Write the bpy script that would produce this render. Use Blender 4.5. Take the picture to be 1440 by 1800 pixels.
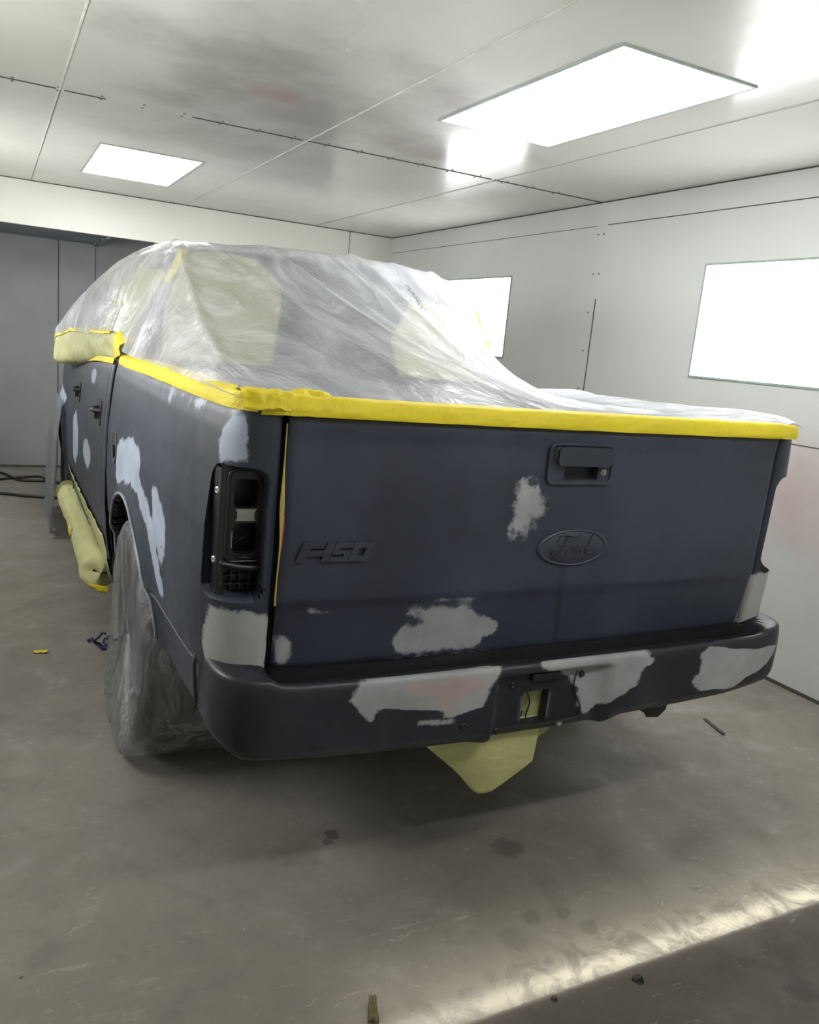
import bpy, bmesh, math, random
import numpy as np
from mathutils import Vector, Matrix, noise
random.seed(7)
S = bpy.context.scene
COL = S.collection
for o in list(bpy.data.objects): bpy.data.objects.remove(o)

# ------------------------------------------------------------------ camera
CP = (-1.45363, -1.81896, 1.57371); YAW, PIT, ROL, FPX = 0.484256, 0.200874, 0.0934824, 1430.06
_f = Vector((math.sin(YAW)*math.cos(PIT), math.cos(YAW)*math.cos(PIT), -math.sin(PIT)))
_r = Vector((math.cos(YAW), -math.sin(YAW), 0)); _u = _r.cross(_f)
RI = math.cos(ROL)*_r + math.sin(ROL)*_u
UP = -math.sin(ROL)*_r + math.cos(ROL)*_u
cam = bpy.data.cameras.new('camera'); camo = bpy.data.objects.new('camera', cam); COL.objects.link(camo)
M = Matrix((( RI.x, UP.x, -_f.x, CP[0]), (RI.y, UP.y, -_f.y, CP[1]), (RI.z, UP.z, -_f.z, CP[2]), (0, 0, 0, 1)))
camo.matrix_world = M
cam.sensor_fit = 'HORIZONTAL'; cam.sensor_width = 36; cam.lens = 36*FPX/1440; cam.clip_start = .05
S.camera = camo

# ------------------------------------------------------------------ world, exposure, lights
vs_ = S.view_settings
vs_.view_transform = 'Standard'; vs_.look = 'None'; vs_.gamma = 1; vs_.use_curve_mapping = False
vs_.exposure = 0.88
PANEL_W = 9.0        # strength of the booth's light panels
TUBE_W = 38.0        # shop tube behind the camera
w = bpy.data.worlds.new('world'); S.world = w; w.use_nodes = True
w.node_tree.nodes['Background'].inputs[0].default_value = (.6, .63, .66, 1)
w.node_tree.nodes['Background'].inputs[1].default_value = .15

def area(name, loc, sx, sy, power, spread, rot=(0, 0, 0), col=(1, 1, 1)):
    l = bpy.data.lights.new(name, 'AREA'); l.shape = 'RECTANGLE'; l.size = sx; l.size_y = sy
    l.energy = power; l.spread = math.radians(spread); l.color = col
    o = bpy.data.objects.new(name, l); o.location = loc; o.rotation_euler = rot; COL.objects.link(o)
    return o
# narrow lamps added to lay the bright strip on the entrance floor
area('added_strip_lamp', (.75, -.425, 2.55), 2.9, .05, .36, 2, col=(1, .97, .88))
area('added_wide_lamp', (.75, -.34, 2.55), 2.9, .2, .6, 9, col=(1, .97, .88))

# ------------------------------------------------------------------ geometry helpers
XW, YB, ZC, YG = 2.242, 6.143, 2.639, 7.286
TY = -0.008
def T(p):                       # truck frame -> room frame
    c, s = math.cos(TY), math.sin(TY)
    return (c*p[0]-s*p[1], s*p[0]+c*p[1], p[2])

def link(o, parent=None):
    COL.objects.link(o)
    if parent: o.parent = parent
    return o
def obj(name, vs, fs, mat, parent=None, smooth=True, bevel=0, seg=2, angle=None):
    me = bpy.data.meshes.new(name); me.from_pydata([tuple(v) for v in vs], [], fs); me.update()
    if smooth: me.polygons.foreach_set('use_smooth', [True]*len(me.polygons))
    if mat: me.materials.append(mat)
    o = bpy.data.objects.new(name, me); link(o, parent)
    if bevel:
        m = o.modifiers.new('bevel', 'BEVEL'); m.width = bevel; m.segments = seg; m.limit_method = 'ANGLE'; m.angle_limit = math.radians(35)
    if smooth and (bevel or angle):
        me.set_sharp_from_angle(angle=math.radians(angle or 40))
    return o
def empty(name, label, cat, loc=(0, 0, 0), rz=0, group=None):
    o = bpy.data.objects.new(name, None); o.location = loc; o.rotation_euler = (0, 0, rz); o.empty_display_size = .1
    link(o); return tag(o, label, cat, group)
def tag(o, label=None, cat=None, group=None, kind=None):
    if label: o['label'] = label
    if cat: o['category'] = cat
    if group: o['group'] = group
    if kind: o['kind'] = kind
    return o
def struct(o): o['kind'] = 'structure'; return o
class MB:
    def __init__(s): s.v = []; s.f = []
    def add(s, vs, fs):
        n = len(s.v); s.v += [tuple(v) for v in vs]; s.f += [tuple(i+n for i in f) for f in fs]; return s
    def box(s, x0, x1, y0, y1, z0, z1):
        v = [(x, y, z) for x in (x0, x1) for y in (y0, y1) for z in (z0, z1)]
        return s.add(v, [(0, 1, 3, 2), (4, 6, 7, 5), (0, 4, 5, 1), (2, 3, 7, 6), (0, 2, 6, 4), (1, 5, 7, 3)])
    def tube(s, pts, r, n=10, cap=True):
        pts = [Vector(p) for p in pts]; rs = r if isinstance(r, (list, tuple)) else [r]*len(pts)
        vs = []; up = None
        for i, p in enumerate(pts):
            d = (pts[min(i+1, len(pts)-1)]-pts[max(i-1, 0)]).normalized()
            if up is None: up = d.orthogonal().normalized()
            up = (up-d*up.dot(d)).normalized(); b = d.cross(up)
            for k in range(n):
                a = 2*math.pi*k/n; vs.append(p+(up*math.cos(a)+b*math.sin(a))*rs[i])
        fs = [(i*n+k, i*n+(k+1) % n, (i+1)*n+(k+1) % n, (i+1)*n+k) for i in range(len(pts)-1) for k in range(n)]
        if cap: fs += [tuple(range(n))[::-1], tuple((len(pts)-1)*n+k for k in range(n))]
        return s.add(vs, fs)
    def lathe(s, prof, fn, n=48, closed=False):   # prof (r, h); fn(angle, r, h) -> point
        m = len(prof)
        vs = [fn(2*math.pi*k/n, r, h) for k in range(n) for r, h in prof]
        fs = [(k*m+i, ((k+1) % n)*m+i, ((k+1) % n)*m+i+1, k*m+i+1) for k in range(n) for i in range(m-1)]
        return s.add(vs, fs)
    def prism(s, pts, fn, d0, d1):                # outline (a, b), fn(a, b, d) -> point
        n = len(pts)
        return s.add([fn(a, b, d0) for a, b in pts]+[fn(a, b, d1) for a, b in pts],
                     [tuple(range(n)), tuple(range(2*n-1, n-1, -1))]+[(i, (i+1) % n, n+(i+1) % n, n+i) for i in range(n)])
    def build(s, name, mat, parent=None, smooth=False, bevel=0, seg=2, angle=None):
        return obj(name, s.v, s.f, mat, parent, smooth, bevel, seg, angle)
def rrect(cx, cz, w, h, r, n=6):
    out = []
    for sx, sz, a0 in ((1, 1, 0), (-1, 1, 90), (-1, -1, 180), (1, -1, 270)):
        for k in range(n+1):
            a = math.radians(a0+90*k/n); out.append((cx+sx*(w/2-r)+r*math.cos(a), cz+sz*(h/2-r)+r*math.sin(a)))
    return out
def ell(cx, cz, a, b, n=48): return [(cx+a*math.cos(2*math.pi*k/n), cz+b*math.sin(2*math.pi*k/n)) for k in range(n)]
def ss(a, b, x):
    t = min(1, max(0, (x-a)/(b-a))); return t*t*(3-2*t)
def catm(P, t):                                   # P list of tuples, t in 0..1
    n = len(P)-1; x = min(max(t, 0), 1)*n; i = min(int(x), n-1); f = x-i
    p0, p1, p2, p3 = P[max(i-1, 0)], P[i], P[i+1], P[min(i+2, n)]
    return tuple(.5*(2*b+(c-a)*f+(2*a-5*b+4*c-d)*f*f+(3*b-a-3*c+d)*f**3) for a, b, c, d in zip(p0, p1, p2, p3))
def resample(P, n=400):                           # arc length table of a Catmull path
    pts = [Vector(catm(P, i/(n-1))) for i in range(n)]; L = [0]
    for a, b in zip(pts, pts[1:]): L.append(L[-1]+(b-a).length)
    return pts, L
def interp(x, xs, ys): return float(np.interp(x, xs, ys))
def fbm(x, y, z=0, o=3): return noise.fractal(Vector((x, y, z)), 1, 2, o)

def surf(name, fn, us, vs, mat, parent, holes=(), rim=None, smooth=True):
    """grid surface fn(u, v); holes are signed distance functions (negative = open); rim(u, v, p) -> list of rim points going inwards"""
    nu, nv = len(us), len(vs); h = max(us[1]-us[0], vs[1]-vs[0])
    UV = [[us[i], vs[j]] for i in range(nu) for j in range(nv)]
    hs = lambda u, v: min(f(u, v) for f in holes)
    sd = [1.0]*len(UV)
    if holes:
        for k, (u, v) in enumerate(UV):
            s = hs(u, v)
            if abs(s) < h*.62:
                for _ in range(3):
                    e = 1e-4; gu = (hs(u+e, v)-hs(u-e, v))/2/e; gv = (hs(u, v+e)-hs(u, v-e))/2/e; g = max(gu*gu+gv*gv, .2)
                    u -= gu*s/g; v -= gv*s/g; s = hs(u, v)
                s = 0
            UV[k] = [u, v]; sd[k] = s
    P = [fn(u, v) for u, v in UV]; F = []
    for i in range(nu-1):
        for j in range(nv-1):
            q = (i*nv+j, (i+1)*nv+j, (i+1)*nv+j+1, i*nv+j+1)
            if holes:
                if min(sd[a] for a in q) < 0: continue
                if max(sd[a] for a in q) <= 0 and hs(sum(UV[a][0] for a in q)/4, sum(UV[a][1] for a in q)/4) < 0: continue
            F.append(q)
    used = sorted({a for q in F for a in q}); mp = {a: i for i, a in enumerate(used)}
    V = [P[a] for a in used]; UVs = [UV[a] for a in used]; F = [tuple(mp[a] for a in q) for q in F]; SD = [sd[a] for a in used]
    if rim:
        cnt = {}
        for q in F:
            for a, b in zip(q, q[1:]+q[:1]): k = (min(a, b), max(a, b)); cnt[k] = cnt.get(k, 0)+1
        edges = [k for k, c in cnt.items() if c == 1 and SD[k[0]] == 0 and SD[k[1]] == 0]
        new = {}
        for a, b in edges:
            for x in (a, b):
                if x not in new:
                    ring = [V[x]]+rim(UVs[x][0], UVs[x][1], Vector(V[x])); n0 = len(V)
                    for r in ring: V.append(tuple(r)); UVs.append(UVs[x])
                    new[x] = (n0, len(ring))
        for a, b in edges:
            na, m = new[a]; nb, _ = new[b]
            for k in range(m-1): F.append((na+k, nb+k, nb+k+1, na+k+1))
    o = obj(name, V, F, mat, parent, smooth); o_uv[o.name] = UVs
    return o
o_uv = {}
def lin(a, b, n): return [a+(b-a)*i/(n-1) for i in range(n)]

def poly_sd(P, X, Y):
    """signed distance (negative inside) of arrays to a polygon"""
    P = np.array(P, float); d = np.full(X.shape, 1e9); inside = np.zeros(X.shape, bool)
    for a, b in zip(P, np.roll(P, -1, 0)):
        e = b-a; t = np.clip(((X-a[0])*e[0]+(Y-a[1])*e[1])/(e@e+1e-12), 0, 1)
        d = np.minimum(d, np.hypot(X-a[0]-t*e[0], Y-a[1]-t*e[1]))
        c = ((a[1] > Y) != (b[1] > Y)) & (X < (b[0]-a[0])*(Y-a[1])/(b[1]-a[1]+1e-12)+a[0]); inside ^= c
    return np.where(inside, -d, d)
def paint(o, attr, polys):
    """lay bodywork patches onto a panel: outlines are read once off the photograph, turned into the
    panel's own surface coordinates and stored as a distance (in metres) on its vertices"""
    me = o.data; UVs = np.array(o_uv[o.name]); W = np.array([T(v.co) for v in me.vertices])-np.array(CP)
    d = W@np.array(_f); px = 720+FPX*(W@np.array(RI))/d; py = 900-FPX*(W@np.array(UP))/d
    out = np.full(len(UVs), 9.0)
    for pl in polys:
        soft, pts = pl
        uv = []
        for (x, y) in pts:
            q = (px-x)**2+(py-y)**2; k = np.argsort(q)[:3]; wgt = 1/(q[k]+.05); uv.append((UVs[k]*wgt[:, None]).sum(0)/wgt.sum())
        out = np.minimum(out, poly_sd(uv, UVs[:, 0], UVs[:, 1])*soft)
    a = me.attributes.new(attr, 'FLOAT', 'POINT'); a.data.foreach_set('value', out.astype(np.float32))

# ------------------------------------------------------------------ materials
def s2l(c): return tuple(((x/255)/12.92 if x/255 <= .04045 else ((x/255+.055)/1.055)**2.4) for x in c)+(1,)
def mat(name):
    m = bpy.data.materials.new(name); m.use_nodes = True; nt = m.node_tree
    return m, nt, nt.nodes['Principled BSDF'], nt.nodes['Material Output']
def N(nt, t, **k):
    n = nt.nodes.new(t)
    for a, b in k.items(): setattr(n, a, b)
    return n
def coords(nt, scale=(1, 1, 1), kind='Object'):
    tc = N(nt, 'ShaderNodeTexCoord'); mp = N(nt, 'ShaderNodeMapping'); mp.inputs['Scale'].default_value = scale
    nt.links.new(tc.outputs[kind], mp.inputs[0]); return mp.outputs[0]
def nz(nt, vec, scale, detail=4, rough=.55, dist=0):
    n = N(nt, 'ShaderNodeTexNoise'); n.inputs['Scale'].default_value = scale; n.inputs['Detail'].default_value = detail
    n.inputs['Roughness'].default_value = rough; n.inputs['Distortion'].default_value = dist
    nt.links.new(vec, n.inputs['Vector']); return n.outputs[0]
def mr(nt, v, a, b, c=0, d=1, smooth=True):
    n = N(nt, 'ShaderNodeMapRange'); n.interpolation_type = 'SMOOTHSTEP' if smooth else 'LINEAR'
    for i, x in enumerate((a, b, c, d)): n.inputs[i+1].default_value = x
    nt.links.new(v, n.inputs[0]); return n.outputs[0]
def mth(nt, op, a, b=None, c=None):
    n = N(nt, 'ShaderNodeMath', operation=op)
    for i, x in enumerate((a, b, c)):
        if x is None: continue
        if isinstance(x, (int, float)): n.inputs[i].default_value = x
        else: nt.links.new(x, n.inputs[i])
    return n.outputs[0]
def mixc(nt, f, a, b, mode='MIX'):
    n = N(nt, 'ShaderNodeMix', data_type='RGBA', blend_type=mode)
    for s, x in ((0, f), (6, a), (7, b)):
        if isinstance(x, (int, float)): n.inputs[s].default_value = x
        elif isinstance(x, tuple): n.inputs[s].default_value = x
        else: nt.links.new(x, n.inputs[s])
    return n.outputs[2]
def bump(nt, h, strength=.3, dist=.01, normal=None):
    b = N(nt, 'ShaderNodeBump'); b.inputs['Strength'].default_value = strength; b.inputs['Distance'].default_value = dist
    nt.links.new(h, b.inputs['Height'])
    if normal is not None: nt.links.new(normal, b.inputs['Normal'])
    return b.outputs[0]
def attr(nt, name):
    a = N(nt, 'ShaderNodeAttribute'); a.attribute_name = name; return a.outputs['Fac']
def simple(name, col, rough=.5, metal=0, var=.12, bmp=0, scale=8, spec=.5):
    m, nt, p, o = mat(name); v = coords(nt); n = nz(nt, v, scale)
    c = s2l(col); dk = tuple(x*(1-var) for x in c[:3])+(1,); lt = tuple(min(1, x*(1+var)) for x in c[:3])+(1,)
    nt.links.new(mixc(nt, mr(nt, n, .35, .65), dk, lt), p.inputs['Base Color'])
    p.inputs['Roughness'].default_value = rough; p.inputs['Metallic'].default_value = metal; p.inputs['Specular IOR Level'].default_value = spec
    if bmp: nt.links.new(bump(nt, nz(nt, v, scale*8), bmp, .004), p.inputs['Normal'])
    return m

def primer(name, patch_col=(138, 141, 144), extra=None, base=(50, 54, 68), streak=False):
    """dark sanded primer with lighter filler-primer patches where the surface carries a 'patch' distance"""
    m, nt, p, o = mat(name); v = coords(nt)
    big = nz(nt, v, 2.3, 3); fine = nz(nt, v, 14, 5, .6); fin2 = nz(nt, v, 70, 3, .6)
    b = s2l(base)
    basec = mixc(nt, mr(nt, big, .35, .68), tuple(x*.82 for x in b[:3])+(1,), tuple(x*1.25 for x in b[:3])+(1,))
    basec = mixc(nt, mth(nt, 'MULTIPLY', mr(nt, nz(nt, coords(nt, (1, 1, .6)), 2.6, 5), .5, .72), .22), basec, s2l((82, 88, 100)))
    d = mth(nt, 'ADD', attr(nt, 'patch'), mth(nt, 'MULTIPLY', mth(nt, 'SUBTRACT', fine, .5), .075))
    d = mth(nt, 'ADD', d, mth(nt, 'MULTIPLY', mth(nt, 'SUBTRACT', fin2, .5), .018))
    f = mr(nt, d, -.0085, .0065, 1, 0)
    pc = s2l(patch_col)
    pcol = mixc(nt, mr(nt, nz(nt, v, 6, 4), .3, .7), tuple(x*.74 for x in pc[:3])+(1,), pc)
    if extra:
        for an, cc, st in extra:
            dd = mth(nt, 'ADD', attr(nt, an), mth(nt, 'MULTIPLY', mth(nt, 'SUBTRACT', nz(nt, coords(nt, (1, 1, 2.5)), 16, 5), .5), .07))
            pcol = mixc(nt, mth(nt, 'MULTIPLY', mr(nt, dd, -.02, .012, 1, 0), st), pcol, s2l(cc))
    if streak: basec = mixc(nt, mr(nt, attr(nt, 'streak'), -.004, .008, .45, 0), basec, s2l((22, 24, 28)))
    col = mixc(nt, mth(nt, 'MULTIPLY', f, .96), basec, pcol)
    nt.links.new(col, p.inputs['Base Color'])
    rr = mth(nt, 'ADD', mr(nt, fine, .3, .7, .36, .48), mth(nt, 'MULTIPLY', f, .1))
    nt.links.new(rr, p.inputs['Roughness']); p.inputs['Specular IOR Level'].default_value = .42
    nt.links.new(bump(nt, nz(nt, v, 160, 3), .05, .002), p.inputs['Normal'])
    return m
M_primer = simple('plain_dark_primer', (50, 54, 67), .42, var=.2, bmp=.05, scale=5)
M_side = primer('side_primer', (160, 170, 186), [('green', (196, 208, 170), .9), ('grey', (158, 158, 157), 1.0)], base=(44, 49, 62))
M_side_plain = simple('pale_arch_primer', (112, 118, 126), .45, var=.3, scale=4)
M_gate = primer('tailgate_primer', (158, 161, 164), streak=True)
M_bump = primer('bumper_primer', (160, 161, 164), [('pink', (176, 146, 142), .5)], base=(33, 35, 43))
M_black = simple('black_plastic', (22, 23, 25), .45)
M_dark = simple('dark_cavity_paint', (30, 31, 34), .35, var=.25)
M_galv = simple('sanded_metal', (150, 150, 142), .4, .3)
M_rub = simple('tyre_rubber', (26, 26, 27), .7, bmp=.3, scale=20)
M_rim = simple('wheel_alloy', (120, 122, 126), .35, .8)
M_bolt = simple('pale_bolt', (205, 205, 190), .35, .5)
M_glass = simple('dark_window_glass', (40, 43, 46), .08)
M_under = simple('underbody_steel', (32, 31, 30), .7, .2, bmp=.3)
M_hose = simple('hose_rubber', (24, 24, 25), .45)

def paper_mat(name, col=(205, 205, 148), tr=.25):
    m, nt, p, o = mat(name); v = coords(nt); c = s2l(col)
    n = nz(nt, v, 5, 4)
    nt.links.new(mixc(nt, mr(nt, n, .3, .7), tuple(x*.88 for x in c[:3])+(1,), c), p.inputs['Base Color']); p.inputs['Roughness'].default_value = .62
    bn = bump(nt, nz(nt, v, 7, 5, .6, .8), .5, .03); bn2 = bump(nt, nz(nt, v, 60, 3), .15, .004, bn); nt.links.new(bn2, p.inputs['Normal'])
    t = N(nt, 'ShaderNodeBsdfTranslucent'); t.inputs[0].default_value = c; mx = N(nt, 'ShaderNodeMixShader'); mx.inputs[0].default_value = tr
    nt.links.new(p.outputs[0], mx.inputs[1]); nt.links.new(t.outputs[0], mx.inputs[2]); nt.links.new(mx.outputs[0], o.inputs[0])
    return m
M_paper = paper_mat('masking_paper_green')
M_tape = paper_mat('yellow_masking_tape', (238, 216, 44), .12)

def film_mat(name, lo, hi, scale=(1, 1, 1), str_=.9, tint=(226, 229, 232), rough=.22, nscale=9, gloss=.2, spec=.35):
    m, nt, p, o = mat(name); v = coords(nt, scale); v0 = coords(nt)
    fold = nz(nt, v, nscale, 6, .6, 1.2); crin = nz(nt, v0, 34, 4, .6, 1.5)
    p.inputs['Base Color'].default_value = s2l(tint); p.inputs['Roughness'].default_value = rough; p.inputs['Specular IOR Level'].default_value = spec
    b1 = bump(nt, fold, str_, .05); b2 = bump(nt, crin, .35*str_, .012, b1); nt.links.new(b2, p.inputs['Normal'])
    tl = N(nt, 'ShaderNodeBsdfTranslucent'); tl.inputs[0].default_value = s2l(tint); nt.links.new(b1, tl.inputs[1])
    m1 = N(nt, 'ShaderNodeMixShader'); m1.inputs[0].default_value = .26; nt.links.new(p.outputs[0], m1.inputs[1]); nt.links.new(tl.outputs[0], m1.inputs[2])
    tr = N(nt, 'ShaderNodeBsdfTransparent')
    fac = mth(nt, 'ADD', mr(nt, fold, .3, .72, lo, hi), mth(nt, 'MULTIPLY', mr(nt, crin, .6, .8), .1)); fac = mth(nt, 'MINIMUM', fac, 1)
    gl = N(nt, 'ShaderNodeBsdfGlossy'); gl.inputs['Roughness'].default_value = .18; nt.links.new(b2, gl.inputs['Normal'])
    lw = N(nt, 'ShaderNodeLayerWeight'); lw.inputs[0].default_value = .35; nt.links.new(b2, lw.inputs['Normal'])
    m2 = N(nt, 'ShaderNodeMixShader'); nt.links.new(fac, m2.inputs[0]); nt.links.new(tr.outputs[0], m2.inputs[1]); nt.links.new(m1.outputs[0], m2.inputs[2])
    m3 = N(nt, 'ShaderNodeMixShader'); nt.links.new(mth(nt, 'MULTIPLY', lw.outputs[0], gloss), m3.inputs[0]); nt.links.new(m2.outputs[0], m3.inputs[1]); nt.links.new(gl.outputs[0], m3.inputs[2])
    nt.links.new(m3.outputs[0], o.inputs[0]); return m
M_film = film_mat('clear_sheeting', .38, .66, (1.0, .35, .5), .5, nscale=5, tint=(236, 238, 243), rough=.24, gloss=.3)
M_wfilm = film_mat('clear_wheel_film', .10, .42, (.8, 2.2, .25), .8, rough=.12, nscale=12, gloss=.6, spec=.8)

def wall_mat(name, col, rough=.3, smudge=None, var=.08, metal=0, dirt=0, hazy=(), spec=.5):
    m, nt, p, o = mat(name); v = coords(nt)
    c = s2l(col); n = nz(nt, v, .9, 4)
    cc = mixc(nt, mr(nt, n, .3, .7), tuple(x*(1-var) for x in c[:3])+(1,), tuple(min(1, x*(1+var)) for x in c[:3])+(1,))
    if smudge:
        for (x, y, z, r, k, sc) in smudge:
            dn = N(nt, 'ShaderNodeVectorMath', operation='DISTANCE'); nt.links.new(v, dn.inputs[0]); dn.inputs[1].default_value = (x, y, z)
            dd = mth(nt, 'ADD', dn.outputs['Value'], mth(nt, 'MULTIPLY', mth(nt, 'SUBTRACT', nz(nt, v, 2.2, 4), .5), r*1.4))
            cc = mixc(nt, mth(nt, 'MULTIPLY', mr(nt, dd, 0, r, 1, 0), k), cc, s2l(sc))
    if dirt:
        sp = mr(nt, nz(nt, coords(nt, (1, 1, .22)), 17, 4, .6), .69, .74)
        sx = N(nt, 'ShaderNodeSeparateXYZ'); nt.links.new(v, sx.inputs[0])
        low = mr(nt, sx.outputs[2], .75, .2); cc = mixc(nt, mth(nt, 'MULTIPLY', mth(nt, 'MULTIPLY', sp, low), dirt), cc, s2l((70, 68, 64)))
    nt.links.new(cc, p.inputs['Base Color']); p.inputs['Metallic'].default_value = metal
    rr = mr(nt, nz(nt, v, 1.7, 3), .3, .7, rough*.8, rough*1.25)
    for (x, y, z, r) in hazy:
        dn = N(nt, 'ShaderNodeVectorMath', operation='DISTANCE'); nt.links.new(v, dn.inputs[0]); dn.inputs[1].default_value = (x, y, z)
        rr = mth(nt, 'ADD', rr, mr(nt, dn.outputs['Value'], 0, r*1.5, .32, 0))
    nt.links.new(rr, p.inputs['Roughness']); p.inputs['Specular IOR Level'].default_value = spec
    nt.links.new(bump(nt, nz(nt, v, 1.3, 2), .12, .02), p.inputs['Normal'])
    return m
M_ceil = wall_mat('glossy_white_ceiling', (208, 207, 199), .19, [(-.1, 2.2, ZC, 1.1, .75, (152, 149, 142)), (-.35, 1.6, ZC, .8, .6, (140, 138, 130)), (.9, 2.4, ZC, .6, .7, (160, 146, 142)), (-.3, 3.4, ZC, .9, .5, (160, 154, 144)), (-.25, 2.1, ZC, .22, .5, (160, 110, 112)), (.2, 4.2, ZC, .6, .25, (180, 178, 170))], .05, hazy=[(.35, 1.5, ZC, .62), (.2, .6, ZC, .6)], spec=.4)
M_wallr = wall_mat('white_wall_right', (203, 205, 201), .38, [(XW, 1.0, 1.0, .42, .55, (196, 160, 158)), (XW, .55, .8, .5, .3, (190, 165, 160))], .04, dirt=.9)
M_wall = wall_mat('white_wall', (218, 218, 208), .4, None, .04)
M_grey = wall_mat('grey_dusty_metal', (140, 143, 144), .5, [(-.9, YG, 1.2, .8, .35, (152, 153, 150))], .14, 0)
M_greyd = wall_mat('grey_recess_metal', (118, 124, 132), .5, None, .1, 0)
M_seam = simple('dark_seam', (70, 68, 62), .7)
M_seaml = simple('pale_seam', (205, 202, 192), .6)
M_riv = simple('rivet_steel', (120, 115, 105), .5, .4)

def emis(name, s):
    m, nt, p, o = mat(name); v = coords(nt); e = N(nt, 'ShaderNodeEmission')
    nt.links.new(mixc(nt, nz(nt, v, 3), (1, .99, .97, 1), (.97, 1, 1, 1)), e.inputs[0]); e.inputs[1].default_value = s; nt.links.new(e.outputs[0], o.inputs[0]); return m
M_light = emis('lit_diffuser', PANEL_W)
M_wlight = emis('lit_wall_diffuser', 4.2)
M_tube = emis('lit_tube', TUBE_W)
M_lframe = simple('light_frame_edge', (150, 165, 158), .4)

# concrete
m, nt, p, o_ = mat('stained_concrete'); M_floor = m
v = coords(nt)
n1 = nz(nt, v, .8, 5, .6); n2 = nz(nt, v, 4.5, 6, .65, .4); n3 = nz(nt, v, 30, 4, .7)
cc = mixc(nt, mr(nt, n1, .3, .7), s2l((118, 113, 105)), s2l((132, 127, 119)))
cc = mixc(nt, mth(nt, 'MULTIPLY', mr(nt, n2, .5, .72), .5), cc, s2l((104, 98, 90)))
cc = mixc(nt, mth(nt, 'MULTIPLY', mr(nt, n2, .46, .28), .3), cc, s2l((168, 165, 159)))
cc = mixc(nt, mth(nt, 'MULTIPLY', mr(nt, n3, .55, .75), .25), cc, s2l((88, 84, 78)))
stains = [(.035, .106, .062, .6), (.016, -.218, .03, .4), (-.083, -.2, .035, .4), (.053, -.289, .035, .35), (-.18, -.256, .05, .3), (.447, -.69, .05, .5), (-.482, .361, .03, .8), (-.511, .325, .022, .7), (-.62, .30, .09, .25), (1.05, .9, .25, .25)]
for x, y, r, k in stains:
    dn = N(nt, 'ShaderNodeVectorMath', operation='DISTANCE'); nt.links.new(v, dn.inputs[0]); dn.inputs[1].default_value = (x, y, 0)
    dd = mth(nt, 'ADD', dn.outputs['Value'], mth(nt, 'MULTIPLY', mth(nt, 'SUBTRACT', nz(nt, v, 16, 5, .7), .5), r*1.8))
    cc = mixc(nt, mth(nt, 'MULTIPLY', mr(nt, dd, r*.55, r*1.05, 1, 0), k*.8), cc, s2l((58, 53, 47)))
# floor colour steps darker on the near side of the entrance line
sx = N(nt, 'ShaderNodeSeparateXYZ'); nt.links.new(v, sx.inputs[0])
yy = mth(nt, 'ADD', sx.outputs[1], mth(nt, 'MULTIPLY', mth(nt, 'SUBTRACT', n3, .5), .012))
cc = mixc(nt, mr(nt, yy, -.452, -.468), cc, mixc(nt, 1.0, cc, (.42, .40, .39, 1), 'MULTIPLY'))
lit_wear = mth(nt, 'MULTIPLY', mr(nt, yy, -.459, -.452), mr(nt, yy, -.44, -.27, 1, 0)); wn = nz(nt, coords(nt, (1, .8, 1)), 9, 7, .75, 1)  # worn scuffs, with part of the bright light strip put into the colour
lit_wear = mth(nt, 'MULTIPLY', lit_wear, mr(nt, wn, .40, .60)); lit_wear = mth(nt, 'MULTIPLY', lit_wear, mr(nt, sx.outputs[0], -.9, .1))
cc = mixc(nt, mth(nt, 'MULTIPLY', lit_wear, .5), cc, s2l((214, 209, 190)))
# pale scuffs
sc_ = mr(nt, nz(nt, coords(nt, (1, 3.2, 1)), 7, 6, .75, 1.5), .60, .70)
cc = mixc(nt, mth(nt, 'MULTIPLY', sc_, .22), cc, s2l((225, 220, 205)))
vor = N(nt, 'ShaderNodeTexVoronoi'); vor.inputs['Scale'].default_value = 7; nt.links.new(v, vor.inputs['Vector'])
cc = mixc(nt, mth(nt, 'MULTIPLY', mr(nt, vor.outputs['Distance'], .012, .022, 1, 0), .8), cc, s2l((205, 200, 190)))
vor = N(nt, 'ShaderNodeTexVoronoi'); vor.inputs['Scale'].default_value = 4.3; nt.links.new(v, vor.inputs['Vector'])
cc = mixc(nt, mth(nt, 'MULTIPLY', mr(nt, vor.outputs['Distance'], .014, .024, 1, 0), .8), cc, s2l((35, 32, 30)))
nt.links.new(cc, p.inputs['Base Color'])
nt.links.new(mr(nt, n2, .3, .7, .5, .72), p.inputs['Roughness']); p.inputs['Specular IOR Level'].default_value = .4
nt.links.new(bump(nt, mth(nt, 'ADD', n2, mth(nt, 'MULTIPLY', n3, .35)), .18, .01), p.inputs['Normal'])

# ------------------------------------------------------------------ the booth
YF = -3.4; XL = -2.35
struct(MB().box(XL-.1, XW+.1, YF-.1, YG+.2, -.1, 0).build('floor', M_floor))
struct(MB().box(XL-.1, XW+.1, YF-.1, YG+.2, ZC, ZC+.08).build('ceiling', M_ceil))
struct(MB().box(XW, XW+.1, YF, YG+.2, 0, ZC).build('wall_right', M_wallr))
struct(MB().box(XL-.1, XL, YF, YG+.2, 0, ZC).build('wall_left', M_wall))
struct(MB().box(XL-.1, XW+.1, YF-.1, YF, 0, ZC).build('wall_front', M_wall))
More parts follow.
